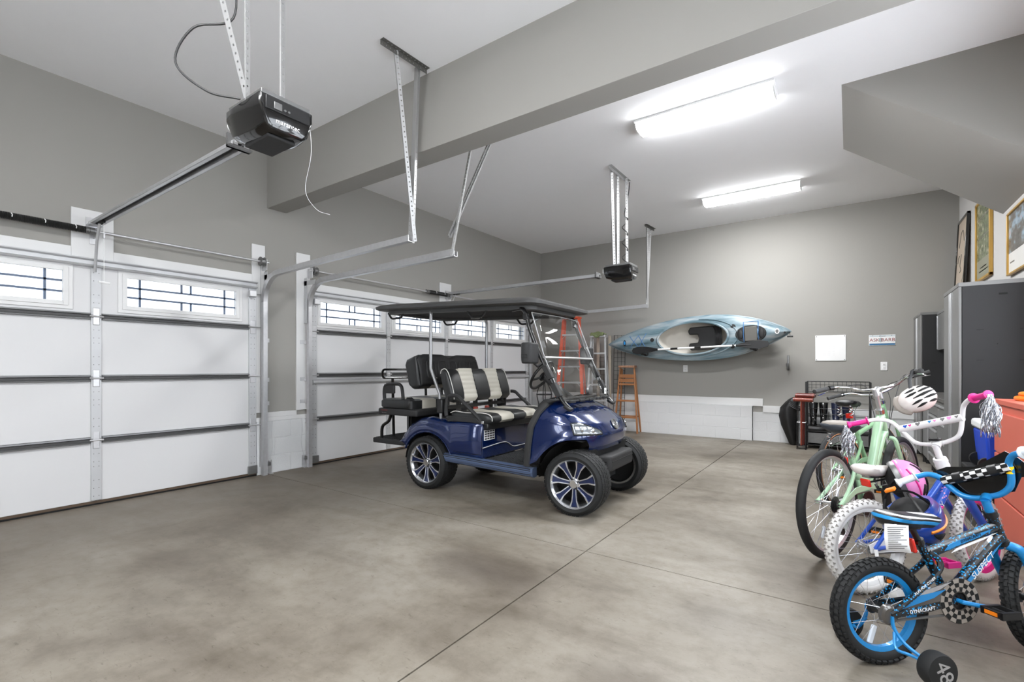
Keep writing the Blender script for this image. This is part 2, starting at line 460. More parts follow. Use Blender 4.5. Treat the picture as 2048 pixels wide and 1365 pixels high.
def garage_door(n, y0, y1, npan, extra_strut=False):
    door = struct(bpy.data.objects.new('door_%d' % n, None)); col.objects.link(door)
    door.location = (0, (y0 + y1) / 2, 0)
    oy = (y0 + y1) / 2
    xb, xf = -.055, -.010
    pw = (y1 - y0) / npan; SH = [0.03, .572, 1.117, 1.662, 2.165]
    wz0, wz1 = 1.772, 2.04; ww = .97
    class LB(MB):
        def build(s, *a, **k):
            s.v = [(x, y - oy, z) for x, y, z in s.v]
            return MB.build(s, *a, **k)
    for k in range(4):
        z0, z1 = SH[k] + .004, SH[k + 1] - .004
        for p in range(npan):
            a, c = y0 + p * pw + .001, y0 + (p + 1) * pw - .001
            if k < 3:
                LB().box(xb, xf, a, c, z0, z1).build('panel', 'door', door, bevel=.004)
            else:
                m = (a + c) / 2; wa, wc = m - ww / 2, m + ww / 2
                b = LB().box(xb, xf, a, wa, z0, z1).box(xb, xf, wc, c, z0, z1).box(xb, xf, wa, wc, z0, wz0).box(xb, xf, wa, wc, wz1, z1)
                b.build('panel', 'door', door)
                fr = LB()
                for (q0, q1, r0, r1, xx) in ((wa - .06, wa + .004, wz0 - .06, wz1 + .06, .006), (wc - .004, wc + .06, wz0 - .06, wz1 + .06, .006),
                                             (wa, wc, wz0 - .06, wz0 + .004, .006), (wa, wc, wz1 - .004, wz1 + .06, .006),
                                             (wa - .03, wa + .006, wz0 - .03, wz1 + .03, .014), (wc - .006, wc + .03, wz0 - .03, wz1 + .03, .014),
                                             (wa, wc, wz0 - .03, wz0 + .006, .014), (wa, wc, wz1 - .006, wz1 + .03, .014)):
                    fr.box(xf - .01, xx - .004, q0, q1, r0, r1)
                fo = fr.build('window_frame', 'white_board', door, bevel=.002)
                LB().box(-.036, -.032, wa, wc, wz0, wz1).build('pane', 'pane_dimmed', fo)
                global_m = LB
                mb_old = MB.build
                W, Hh, t = wc - wa, wz1 - wz0, .017
                bars = [(wa + f * W - t / 2, wa + f * W + t / 2, wz0, wz1) for f in (.115, .885)] + [(wa, wc, wz0 + f * Hh - t / 2, wz0 + f * Hh + t / 2) for f in (.33, .67)]
                for f in (.47, .555):
                    bars += [(wa + f * W - t / 2, wa + f * W + t / 2, wz0, wz0 + .33 * Hh), (wa + f * W - t / 2, wa + f * W + t / 2, wz0 + .67 * Hh, wz1)]
                for q in bars: LB().box(-.031, -.022, *q).build('muntin', 'muntin', fo)
    # stiles with hinge plates
    ys = [y0 + p * pw for p in range(npan + 1)]
    for i, y in enumerate(ys):
        if i == 0: a, c = y + .004, y + .085
        elif i == npan: a, c = y - .085, y - .004
        else: a, c = y - .036, y + .036
        for k in range(4):
            b = LB().box(xf - .002, .004, a, c, SH[k] + .012, SH[k + 1] - .012)
            st = b.build('stile', 'stile', door, bevel=.002)
            hb = LB()
            for zz in (SH[k] + .05, SH[k] + .12, SH[k] + .19, SH[k] + .31, SH[k + 1] - .19, SH[k + 1] - .12, SH[k + 1] - .06):
                for q in ((a + c) / 2 - .018, (a + c) / 2 + .018):
                    hb.cbox((.004, q, zz), (.006, .006, .006))
            hb.build('screws', 'galv2', st)
        for k in (1, 2, 3):
            b = LB().box(.002, .010, a + .012, c - .012, SH[k] - .075, SH[k] + .075)
            h = b.build('hinge', 'galv', door, bevel=.004)
            LB().tube([(.016, a - .012, SH[k]), (.016, c + .012, SH[k])], .008, 8).build('hinge_pin', 'galv', h)
    # struts at the section joints
    for k in (1, 2, 3):
        for p in range(npan):
            a, c = ys[p] + (.085 if p == 0 else .04), ys[p + 1] - (.085 if p == npan - 1 else .04)
            prof = [(-.008, -.030), (.018, -.026), (.020, -.016), (.004, -.010), (.004, .010), (.020, .016), (.018, .026), (-.008, .030)]
            so = LB().loft([[(x, yy, SH[k] + z) for x, z in prof] for yy in (a, c)]).build('strut', 'strut', door)
            LB().box(.003, .0055, a, c, SH[k] - .010, SH[k] + .010).build('strut_slot', 'strut_dark', so)
    prof = [(-.008, -.035), (.045, -.03), (.052, -.02), (.030, -.012), (.030, .018), (.058, .028), (.055, .038), (-.008, .036)]
    LB().loft([[(x, yy, 2.125 + z) for x, z in prof] for yy in (y0 + .01, y1 - .01)]).build('top_strut', 'stile', door)
    if extra_strut:
        prof = [(-.004, -.03), (.03, -.025), (.045, -.01), (.045, .012), (.03, .025), (-.004, .03)]
        LB().loft([[(x, yy, 1.035 + z) for x, z in prof] for yy in (y0 + .01, y1 - .01)]).build('middle_strut', 'stile', door)
    LB().box(xb, xf - .004, y0, y1, .006, .034).build('bottom_seal', 'seal', door)
    LB().box(xb + .004, xf + .012, y0, y1, .001, .012).build('seal_lip', 'dark', door)
    # bottom corner brackets and top roller brackets
    for s, yy in ((1, y0), (-1, y1)):
        LB().cbox((.014, yy + s * .05, .075), (.02, .1, .09)).build('bottom_bracket', 'galv2', door, bevel=.004)
        LB().cbox((.03, yy + s * .06, 2.03), (.05, .075, .07)).build('roller_bracket', 'galv', door, bevel=.006)
        for zz in SH[1:4] + [2.03]:
            LB().tube([(.02, yy + s * .09, zz), (.02, yy - s * .04, zz)], .006, 6).build('roller_stem', 'galv', door)
garage_door(1, D1[0], D1[1], 2)
garage_door(2, D2[0], D2[1], 4, True)

# ================================================================ TRACKS, SPRINGS, OPENERS
TRP = [(-.024, -.026), (.024, -.026), (.026, .012), (.022, .026), (.018, .024), (.020, -.020), (-.018, -.020), (-.018, .024), (-.024, .026)]
def angle_bar(par, name, a, b, w=.032, m='perf', roll=0.0):
    """punched steel L-angle from a to b"""
    a, b = V(a), V(b); d = b - a; L = d.length
    mb = MB()
    mb.box(0, w, 0, .0025, 0, L).box(0, .0025, .0025, w, 0, L)
    o = mb.build(name, m, par)
    q = d.normalized().to_track_quat('Z', 'Y')
    o.rotation_mode = 'QUATERNION'
    from mathutils import Quaternion
    o.rotation_quaternion = q @ Quaternion((0, 0, 1), roll)
    o.location = a
    return o

def track(label, y, s, x_end, z_end, ceil, group):
    """vertical jamb track, curve, horizontal run and its punched hangers; s = side on which the door lies"""
    t = thing('door_track', label, 'garage track', (0, y, 0), 0, group)
    vx = .050
    MB_ = sweep([(vx, 0, .0), (vx, 0, 1.0), (vx, 0, 1.96)], [(a * -s, b) for a, b in TRP]); MB_.build('vertical_track', 'galv', t)
    c = arc((vx + .30, 0, 1.95), .30, 180, 96, 10)
    zs = 2.252
    hz = [(vx + .34, 0, zs), ((x_end) / 2, 0, (zs + z_end) / 2), (x_end, 0, z_end)]
    sweep(c + hz, [(a * -s, b) for a, b in TRP]).build('horizontal_track', 'galv', t)
    # reinforcing angle riding on the horizontal run
    MB().loft([[(p[0], -s * .026, p[2] - .01), (p[0], -s * .026, p[2] + .045), (p[0], -s * .029, p[2] + .045), (p[0], -s * .029, p[2] - .01)] for p in ((.28, 0, zs - .015), (x_end, 0, z_end))]).build('track_angle', 'galv', t)
    # flag bracket and wall brackets
    MB().box(-.012, .05, -s * .03, -s * .034, 1.75, 2.30).box(-.012, .22, -s * .03, -s * .034, 2.21, 2.265).build('flag_bracket', 'stile', t)
    for z in (.33 if s < 0 else .55, .78, 1.05, 1.5):
        MB().box(-.009, -.004, -s * .085, s * .01, z, z + .045).box(-.009, .04, -s * .030, -s * .034, z, z + .045).build('jamb_bracket', 'galv', t)
    for (cx, cy, bx) in ceil['straps']:
        angle_bar(t, 'hanger', (bx[0], bx[1] - y, bx[2]), (cx, cy - y, ZC - .01), .030, 'perf', ceil.get('roll', 0.6))
    a, b = ceil['angle']
    angle_bar(t, 'ceiling_angle', (a[0], a[1] - y, ZC - .002), (b[0], b[1] - y, ZC - .002), .038, 'perf_dark', ceil.get('roll2', PI))
    return t
track('galvanised curved track on the single-width door, its hangers on the camera side of the beam', 2.812, -1, 2.41, 2.300,
      {'straps': [(2.555, 2.51, (2.415, 2.842, 2.28)), (2.555, 2.76, (2.405, 2.838, 2.27)), (2.545, 2.765, (2.39, 2.838, 2.32))], 'angle': ((2.555, 2.376), (2.575, 2.84))}, 'door tracks')
track('galvanised curved track on the wide door, next to the pier between the doors', 3.362, 1, 2.43, 2.275,
      {'straps': [(2.49, 3.62, (2.42, 3.335, 2.25)), (2.49, 3.95, (2.40, 3.335, 2.42)), (2.49, 3.92, (2.39, 3.335, 2.44))], 'angle': ((2.49, 3.45), (2.51, 4.0))}, 'door tracks')
track('galvanised curved track on the wide door, over the ladders at the far wall', 8.335, -1, 2.50, 2.30,
      {'straps': [(2.555, 8.18, (2.49, 8.365, 2.27)), (2.575, 8.35, (2.50, 8.365, 2.28))], 'angle': ((2.56, 8.05), (2.59, 8.43))}, 'door tracks')

def torsion(label, ya, yb, sp0, sp1, br, group):
    t = thing('torsion_spring', label, 'torsion spring', (0, 0, 2.395), 0, group)
    X = .075
    MB().tube([(X, ya, 0), (X, yb, 0)], .0125, 10).build('shaft', 'galv', t)
    for s0, s1 in ((sp0, sp1),):
        n = int((s1 - s0) / .009); R = []
        for i in range(n * 2 + 1):
            y = s0 + (s1 - s0) * i / (n * 2); r = .031 if i % 2 else .0265
            R.append([(X + r * math.cos(2 * PI * k / 14), y, r * math.sin(2 * PI * k / 14)) for k in range(14)])
        sco = MB().loft(R).build('spring_coil', 'spring', t, ang=80)
        for q in range(7):
            yq = s1 - .10 - q * .19
            if yq < s0 + .03: break
            MB().tube([(X + .022, yq, .0235), (X + .0305, yq + .006, .010), (X + .0305, yq + .004, -.008)], .0035, 5).build('paint_mark', 'white', sco)
        for e in (s0, s1):
            MB().tube([(X, e - .03, 0), (X, e + .03, 0)], .030, 12).build('winding_cone', 'galv2', t)
    MB().box(-.008, -.002, br - .03, br + .03, -.10, .05).box(-.008, X + .02, br - .004, br + .004, -.05, .03).build('centre_bracket', 'galv', t, bevel=.002)
    for y, s in ((ya, 1), (yb, -1)):
        if ya < -1 and s == 1: continue
        d = MB()
        T = Matrix.Translation((X, y + s * .075, 0)) @ Matrix.Rotation(-PI / 2 * s, 4, 'X')
        d.lathe([(.014, -.026), (.05, -.026), (.052, -.02), (.044, -.014), (.044, .014), (.052, .02), (.05, .026), (.014, .026)], 20, T, loop=True)
        d.build('cable_drum', 'galv2', t)
        MB().box(-.008, X + .02, y + s * .03, y + s * .035, -.09, .03).build('end_bracket', 'galv', t)
        MB().tube([(X - .04, y + s * .07, 0), (.012, y + s * .07, -2.3)], .002, 5).build('lift_cable', 'galv2', t)
    return t
torsion('long black torsion spring over the single-width door', -.15, 2.85, -.10, 1.29, 1.335, 'torsion springs')
torsion('short black torsion spring over the wide door', 3.345, 8.38, 5.34, 5.80, 5.87, 'torsion springs')

def opener(label, hx, y, zr, ceil_x, hang, group, cord):
    t = thing('door_opener', label, 'garage opener', (hx, y, zr), 0, group)
    # rail: channel open underneath with the dark belt inside
    x0 = .04 - hx
    for s in (-1, 1):
        MB().box(x0, -.30, s * .032 - .012, s * .032 + .012, -.010, .004).box(x0, -.30, s * .020 - .002, s * .020 + .002, -.010, .034).box(x0, -.30, s * .043 - .0015, s * .043 + .0015, -.010, .012).build('rail', 'galv', t)
    MB().box(x0, -.30, -.020, .020, .030, .036).build('rail_web', 'galv', t)
    MB().box(x0 + .03, -.30, -.007, .007, .002, .020).build('belt', 'dark', t)
    MB().box(x0 - .04, x0 + .05, -.05, .05, -.015, -.005).box(x0 - .045, x0 - .035, -.05, .05, -.08, .06).build('header_bracket', 'galv', t)
    MB().box(-.345, -.325, -.062, .062, -.022, .055).box(-.345, -.30, -.062, .062, -.022, -.012).build('rail_clip', 'galv2', t)
    # arm from the trolley down to the door, pull cord and its handle
    MB().box(x0 + .10, x0 + .22, -.018, .018, -.02, .0).build('trolley', 'dark', t)
    MB().tube([(x0 + .14, .0, -.01), (x0 + .06, .0, -.16), (x0 + .01, .0, -.42)], .011, 4).build('arm', 'galv', t)
    if cord:
        MB().tube([(x0 + .19, .015, -.01), (x0 + .19, .015, -.52)], .0025, 5).build('release_cord', 'white', t)
        MB().tube([(x0 + .19, -.02, -.525), (x0 + .19, .055, -.53)], .010, 6).build('cord_handle', 'white', t)
        MB().tube([(x0 + .19, .015, -.11), (x0 + .19, .015, -.15)], .010, 6).build('cord_toggle', 'galv', t)
    # motor head: shell tapering towards its underside
    def ring(x, wt, wb, zt, zb, rr=.02):
        return [(x, -wt, zt), (x, wt, zt), (x, wt, zt - .05), (x, wb, zb + .02), (x, wb - .03, zb), (x, -wb + .03, zb), (x, -wb, zb + .02), (x, -wt, zt - .05)]
    R = [ring(-.20, .115, .085, .075, -.02), ring(-.175, .135, .105, .085, -.055), ring(-.09, .14, .118, .085, -.078), ring(.08, .14, .118, .085, -.085), ring(.165, .14, .112, .085, -.075), ring(.175, .132, .105, .08, -.06)]
    h = MB().loft(R).build('motor_head', 'black_gloss', t, bevel=.006)
    MB().loft([ring(-.212, .108, .078, .06, -.01), ring(-.198, .122, .092, .07, -.035)]).build('white_cap', 'white', h, bevel=.004)
    MB().cbox((0, 0, .097), (.33, .255, .022)).build('top_plate', 'galv2', h, bevel=.003)
    MB().box(.172, .184, -.115, .115, .01, .075).build('control_panel', 'black', h, bevel=.003)
    MB().box(.182, .188, -.075, -.035, .02, .055).build('display', 'galv2', h, bevel=.002)
    for q in (-.02, .0): MB().tube([(.182, q, .03), (.190, q, .03)], .006, 8).build('button', 'galv2', h)
    MB().box(-.11, .12, -.075, .075, -.094, -.07).build('lamp_cover', 'black_matte', h, bevel=.008)
    text_part('marantec', .034, 'white', h, frame_T((.1775, 0, -.032), (0, 1, 0), (0.12, 0, 1)))
    # hangers
    for (dx, dy, tx, ty) in hang:
        angle_bar(t, 'hanger', (dx, dy, .075), (tx, ty, ZC - zr), .032, 'perf', .4)
    angle_bar(t, 'ceiling_angle', (ceil_x - hx, -.42, ZC - zr - .002), (ceil_x - hx, .20, ZC - zr - .002), .038, 'perf', PI)
    return t
o1 = opener('black ceiling garage opener with coiling cord, serving the single-width door', 2.94, 1.33, 2.465, 2.95,
       [(.0, -.10, .0, -.10), (.0, .085, .0, .085), (-.02, -.11, -.05, -.40)], 'garage door openers', True)
o2 = opener('black ceiling garage opener serving the wide door behind the golf cart roof', 3.03, 5.87, 2.42, 3.04,
       [(-.06, -.12, -.02, -.30), (-.03, -.07, -.01, -.13), (.02, .10, .02, .08)], 'garage door openers', False)
# mains leads of the two openers
ld = MB().tube(spline([(2.84, 1.10, 3.66), (2.85, 1.18, 3.30), (2.83, 1.20, 3.02), (2.74, 1.05, 2.92), (2.66, 1.0, 2.75), (2.76, 1.10, 2.62), (2.86, 1.22, 2.60)], 8), .0055, 8).build('power_cord', 'cable')
tag(ld, 'dark power cord looping down to the opener on the camera side of the beam', 'cable')
p = [(3.05, 6.10, 3.67), (3.05, 6.06, 3.50), (3.05, 5.92, 3.20)]
for k in range(18):
    a = k * 1.05; p.append((3.045 + .035 * math.cos(a), 5.955 + .035 * math.sin(a), 3.15 - k * .033))
p += [(3.10, 5.97, 2.56), (3.17, 5.93, 2.53)]
ld = MB().tube(spline(p, 3), .006, 6).build('power_cord', 'cable')
tag(ld, 'black power cord spiralling down the hanger of the far opener', 'cable')
ant = MB().tube(spline([(3.10, 1.45, 2.56), (3.115, 1.46, 2.35), (3.06, 1.46, 2.16), (3.10, 1.50, 2.06), (3.16, 1.54, 2.03)], 6), .0009, 5).build('antenna_wire', 'galv')
tag(ant, 'thin pale antenna wire dangling from the opener nearest the beam', 'wire')

# ceiling fixtures: wrap-around diffusers
def fixture(x0, x1, y, label):
    t = thing('ceiling_light', label, 'ceiling light', ((x0 + x1) / 2, y, ZC), 0, 'strip lights on the ceiling')
    L = (x1 - x0) / 2
    MB().box(-L - .012, L + .012, -.145, .145, -.020, -.001).build('housing', 'fixture', t, bevel=.004)
    pr = [(-.118, -.020), (-.112, -.055), (-.085, -.078), (0, -.086), (.085, -.078), (.112, -.055), (.118, -.020)]
    MB().loft([[(x, a, b) for a, b in pr] for x in (-L + .004, L - .004)]).build('diffuser', 'lamp', t, ang=60)
    ld = bpy.data.lights.new('lamp', 'AREA'); ld.shape = 'RECTANGLE'; ld.size = 2 * L - .02; ld.size_y = .20; ld.energy = LAMP_W; ld.color = (.97, .985, 1.0)
    lo = bpy.data.objects.new('lamp', ld); col.objects.link(lo); lo.parent = t; lo.location = (0, 0, -.0895)
    for s in (-1, 1):
        MB().prism([(-.121, -.02), (-.114, -.058), (-.086, -.081), (0, -.089), (.086, -.081), (.114, -.058), (.121, -.02)], s * L - .004, s * L + .006, 'x').build('end_cap', 'fixture', t)
fixture(3.68, 4.90, 4.765, 'lit strip light on the ceiling beside the beam')
fixture(3.68, 4.90, 7.45, 'lit strip light on the ceiling above the kayak')
fixture(3.35, 4.57, 0.35, 'lit strip light on the near bay ceiling beside the beam')
fixture(3.35, 4.57, -1.6, 'lit strip light on the near bay ceiling by the near wall')
# ================================================================ GOLF CART  (local x forward from the rear axle, y to its left, z up)
def golf_cart():
    M['blue'] = mat('navy_car_paint', (4, 30, 80), 0.18, 0.3, coat=1.0, var=.05)
    M['blue_step'] = mat('grey_blue_sill', (92, 108, 140), 0.35, 0.4)
    M['seat_black'] = mat('black_vinyl', (34, 35, 36), 0.38, var=.06, bump=.06, bscale=220)
    M['seat_beige'] = mat('beige_vinyl', (206, 201, 188), 0.45, var=.05, bump=.06, bscale=220)
    M['piping'] = mat('pale_piping', (205, 203, 198), 0.5)
    M['roof'] = mat('charcoal_roof_plastic', (66, 66, 66), 0.5, var=.08, bump=.06, bscale=250)
    M['shield'] = glass_mat('clear_acrylic', (0.95, 0.955, 0.955), 0.025)
    M['lens'] = mat('headlamp_lens', (150, 156, 162), 0.1, .75, coat=1.0, var=.35, scale=25)
    M['machined'] = mat('machined_alloy', (222, 224, 228), 0.2, 0.95)
    M['plate_tread'] = mat('tread_plate_rubber', (40, 41, 42), 0.6)
    M['tube_black'] = mat('black_powder_coat', (20, 20, 21), 0.25, coat=.3)
    M['tube_grey'] = mat('grey_powder_coat', (150, 150, 151), 0.3, .6)
    cart = thing('golf_cart', 'navy blue four-seat golf cart with charcoal roof and black and beige seats', 'golf cart', (1.95, 4.0, 0), math.radians(2.0))
    WB = 1.62; R = .26

    # ---- wheels
    def wheel(x, y, out, steer=0.0, parts=None):
        T0 = Matrix.Translation((x, y, R)) @ Matrix.Rotation(steer, 4, 'Z') @ Matrix.Rotation(-PI / 2 * out, 4, 'X')  # local z = outward
        hw = .115
        mb = MB()
        prof = [(.195, -hw + .012), (.225, -hw), (.248, -hw + .012), (.259, -hw + .035), (.260, 0), (.259, hw - .035), (.248, hw - .012), (.225, hw), (.195, hw - .012), (.188, hw - .03), (.188, -hw + .03)]
        mb.lathe(prof, 56, T0, loop=True)
        ty = mb.build('tyre', 'rubber', cart)
        tr = MB()
        for k in range(44):                                   # tread blocks
            a = 2 * PI * k / 44
            for j, (z0, z1, sk) in enumerate(((-.100, -.062, .035), (-.055, -.020, -.03), (-.014, .014, .03), (.020, .055, -.03), (.062, .100, .035))):
                a0 = a + (j % 2) * .07
                c0, c1 = a0 - .055, a0 + .055
                vs = [(rr * math.cos(q + sk * zz * 8), rr * math.sin(q + sk * zz * 8), zz) for rr in (.2575 if abs(z0 + z1) < .13 else .253, .2635 if abs(z0 + z1) < .13 else .259) for q in (c0, c1) for zz in (z0, z1)]
                tr.add(vs, [(0, 1, 3, 2), (4, 6, 7, 5), (0, 4, 5, 1), (2, 3, 7, 6), (0, 2, 6, 4), (1, 5, 7, 3)], T0)
        tr.build('tread', 'rubber', ty)
        rim = MB().lathe([(.19, -.09), (.192, .075), (.199, .090), (.204, .100), (.199, .106), (.188, .096), (.176, .075), (.172, -.09)], 48, T0, loop=True).build('rim', 'machined', cart)
        MB().lathe([(.0, -.02), (.17, -.03), (.178, .06)], 32, T0).build('rim_barrel', 'dark', rim)
        # seven split spokes: machined edges with blue pockets
        for k in range(7):
            a = 2 * PI * k / 7 + .3
            Ts = T0 @ Matrix.Rotation(a, 4, 'Z')
            sp = MB()
            for s in (-1, 1):
                poly = [(.042, s * .009), (.042, s * .017), (.130, s * .023), (.186, s * .045), (.186, s * .030), (.140, s * .0165), (.10, s * .013)]
                sp.loft([[(u, v_, .045 + .035 * (u / .19)) for u, v_ in poly], [(u, v_, .066 + .035 * (u / .19)) for u, v_ in poly]], T=Ts)
            sp.build('spoke', 'machined', rim, ang=20)
            bl = MB(); poly = [(.045, -.013), (.10, -.015), (.14, -.018), (.182, -.030), (.182, .030), (.14, .018), (.10, .015), (.045, .013)]
            bl.loft([[(u, v_, .045 + .035 * (u / .19)) for u, v_ in poly], [(u, v_, .060 + .035 * (u / .19)) for u, v_ in poly]], T=Ts)
            bl.build('spoke_inlay', 'blue', rim, ang=20)
        MB().lathe([(.05, .03), (.05, .062), (.034, .068), (.034, .088), (.030, .092), (.0005, .092)], 24, T0).build('hub_cap', 'chrome', rim)
        for k in range(4):
            a = PI / 2 * k + .5
            MB().lathe([(.008, .06), (.008, .078), (.0005, .080)], 8, T0 @ Matrix.Translation((.042 * math.cos(a), .042 * math.sin(a), 0))).build('wheel_nut', 'black', rim)
    wheel(0, -.485, -1); wheel(0, .485, 1); wheel(WB, -.485, -1, math.radians(3)); wheel(WB, .485, 1, math.radians(3))
    MB().tube([(0, -.40, R), (0, .40, R)], .035, 10).box(-.05, .05, -.12, .12, .17, .34).build('rear_axle', 'dark', cart)
    MB().tube([(WB, -.38, R), (WB, .38, R)], .025, 10).box(WB - .25, WB + .05, -.25, .25, .20, .30).box(.3, WB - .2, -.3, -.22, .22, .30).box(.3, WB - .2, .22, .3, .22, .30).build('front_axle', 'dark', cart)
    for s in (-1, 1):
        R_ = []
        for k in range(40):
            a = k * .9; R_.append((WB - .02 + .035 * math.cos(a), s * .33 + .035 * math.sin(a), .30 + k * .005))
        MB().tube(R_, .007, 5).build('suspension_spring', 'black', cart)

    # ---- rear body side panels with wheel arch, both sides, plus boot floor
    def arch_pts(cx, r, a0, a1, n):
        return [(cx + r * math.cos(math.radians(a0 + (a1 - a0) * i / n)), .245 + r * .98 * math.sin(math.radians(a0 + (a1 - a0) * i / n))) for i in range(n + 1)]
    lower = [(-.385, .44)] + arch_pts(0, .335, 152, 22, 18) + [(.33, .372), (.675, .360)]
    def upz(x): return lerp1(x, [-.385, -.34, -.25, -.12, .0, .12, .24, .45, .675], [.475, .545, .635, .695, .712, .70, .692, .715, .708])
    for s in (-1, 1):
        def fn(u, v):
            # u along the lower outline, v from the outline up over the shoulder
            i = u * (len(lower) - 1); k = min(int(i), len(lower) - 2); f = i - k
            x, zl = lower[k][0] * (1 - f) + lower[k + 1][0] * f, lower[k][1] * (1 - f) + lower[k + 1][1] * f
            zu = max(upz(x), zl + .03)
            flare = .022 * math.exp(-((math.hypot(x, zl - .245) - .335) / .05) ** 2) if abs(x) < .37 else 0
            if v < .62:
                t = v / .62; z = zl + (zu - .06 - zl) * t
                if z < zl: z = zl
                y = .535 + flare * (1 - t) ** 2 + .02 * math.sin(PI * t)
            else:
                a = (v - .62) / .38 * PI / 2
                z = zu - .06 + .06 * math.sin(a); y = .535 - .085 * (1 - math.cos(a))
                z = max(z, zl)
            return (x, s * y, z)
        mb = MB().grid(fn, 46, 14)
        mb.build('rear_body_panel', 'blue', cart, solid=.008)
    # arch lips and inner wells
    for s in (-1, 1):
        MB().tube([(x, s * .553, z) for x, z in arch_pts(0, .332, 155, 20, 16)], .011, 8).build('wheel_arch_lip', 'blue', cart)
        MB().loft([[(x, s * .53, z) for x, z in arch_pts(0, .33, 175, 5, 14)], [(x, s * .30, z) for x, z in arch_pts(0, .33, 175, 5, 14)]], closed=False).build('wheel_well', 'dark', cart)
    MB().grid(lambda u, v: (-.385 + u * .50, -.46 + v * .92, upz(-.385 + u * .5) - .012), 10, 2).box(-.33, .62, -.44, .44, .36, .42).box(-.33, .62, -.3, .3, .42, .66).build('rear_deck', 'dark', cart)
    # ---- seat box front (faces forwards) with trim curve, latch, info plate
    MB().box(.60, .672, -.53, .53, .355, .69).build('seat_box', 'blue', cart, bevel=.012)
    MB().tube(spline([(.676, -.53, .46), (.676, -.20, .475), (.676, -.10, .455), (.676, -.02, .415), (.676, .10, .405), (.676, .53, .41)], 6), .004, 6).build('seat_box_trim', 'piping', cart)
    MB().tube(spline([(.34, -.5575, .405), (.50, -.5575, .40), (.675, -.545, .398)], 4), .0025, 5).build('body_seam', 'dark', cart)
    # info plate with rows of print, on the seat box front near the passenger side
    ip = MB().box(.672, .675, -.505, -.335, .525, .625).build('information_plate', 'white', cart)
    pr = MB()
    for r in range(4):
        for c in range(4):
            pr.box(.675, .6758, -.496 + c * .041, -.496 + c * .041 + .032, .533 + r * .0225, .533 + r * .0225 + .014)
    pr.build('plate_print', 'black', ip)
    MB().box(.655, .685, -.53, -.47, .682, .712).build('seat_latch', 'chrome', cart, bevel=.004)
    # ---- floor mat with ribs, sills
    fm = MB().box(.66, 1.24, -.50, .50, .335, .350).build('floor_mat', 'plate_tread', cart)
    d = MB()
    for i in range(19):
        for j in range(30):
            T = Matrix.Translation((.69 + i * .03, -.48 + j * .033, .351)) @ Matrix.Rotation(.78 if (i + j) % 2 else -.78, 4, 'Z')
            d.cbox((0, 0, 0), (.022, .006, .005), T)
    d.build('tread_pattern', 'plate_tread', fm)
    for s in (-1, 1):
        prof = [(.50, .352), (.545, .358), (.575, .350), (.580, .318), (.570, .285), (.545, .270), (.50, .275)]
        sl = MB().loft([[(x, s * y, z + dz) for y, z in prof] for x, dz in ((.22, .022), (.70, .006), (1.24, -.012))]).build('sill', 'blue_step', cart, ang=25)
        for k in range(4):
            MB().tube([(.24, s * (.5795 - .003 * k), .348 - k * .017 + .021), (1.22, s * (.5815 - .003 * k), .348 - k * .017 - .012)], .0035, 5).build('sill_rib', 'black', sl)

    # ---- front cowl: stacked waterlines from the fender edge up to the dash
    NZ, NT = 20, 44
    def nose(z): return lerp1(z, [.36, .48, .56, .64, .72, .80, .86, .90, .925], [1.70, 1.735, 1.775, 1.785, 1.745, 1.64, 1.50, 1.385, 1.30])
    def hwid(z): return lerp1(z, [.36, .60, .72, .80, .86, .90, .925], [.565, .56, .548, .525, .48, .40, .26])
    XB = 1.175
    def cowl_pt(th, z):
        n = 3.1; c, s_ = math.cos(th), math.sin(th)
        xb = XB + lerp1(z, [.36, .7, .85, .925], [0, .035, .10, .16])
        x = xb + (nose(z) - xb) * abs(c) ** (2 / n)
        y = hwid(z) * math.copysign(abs(s_) ** (2 / n), s_)
        return x, y
    def zbot(x, y):
        b = lerp1(abs(y), [0, .25, .42, .56], [.505, .505, .47, .36])
        dx = x - WB
        if abs(y) > .30 and abs(dx) < .37:
            b = max(b, .245 + math.sqrt(.37 ** 2 - dx * dx) * .99 * min(1, (abs(y) - .30) / .12))
        return b
    def cowl(u, v):
        th = -PI / 2 + PI * u
        zt = .36 + (.925 - .36) * v
        x, y = cowl_pt(th, max(zt, .5))
        zb = zbot(x, y)
        z = zb + (.925 - zb) * v
        x, y = cowl_pt(th, z)
        z = max(z, zbot(x, y))
        fl = .016 * math.exp(-((z - zbot(x, y)) / .05) ** 2) if abs(y) > .35 else 0
        return (x, y + math.copysign(fl, y), z)
    mb = MB().grid(cowl, NT, NZ)
    # close the hood top between the uppermost waterline's two halves
    top = [cowl(i / NT, 1.0) for i in range(NT + 1)]
    h = NT // 2
    rows = [[tuple(V(top[i]).lerp(V(top[NT - i]), k / 6) + V((0, 0, .006 * math.sin(PI * k / 6)))) for k in range(7)] for i in range(h + 1)]
    mb.loft(rows, closed=False, caps=False)
    mb.build('front_cowl', 'blue', cart, ang=50)
    for s in (-1, 1):
        MB().loft([[(x, s * .50, z) for x, z in arch_pts(WB, .362, 178, 82, 12)], [(x, s * .27, z) for x, z in arch_pts(WB, .362, 178, 82, 12)]], closed=False).build('wheel_well', 'dark', cart)
        # black edge strip at the back of the cowl
        MB().tube([(XB + .005, s * .575, .36), (XB + .020, s * .572, .55), (XB + .040, s * .560, .70), (XB + .090, s * .525, .82), (XB + .14, s * .455, .90)], .02, 8, flat=1.6).build('cowl_edge_strip', 'black_matte', cart)
    # raised hood creases
    for s in (-1, 1):
        pts = []
        for k in range(9):
            z = .915 - .14 * k / 8
            xx = nose(z) - .012; pts.append((xx, s * (.12 + .025 * k / 8), z + .004))
        MB().tube(pts, .006, 6, flat=.5).build('hood_crease', 'blue', cart)
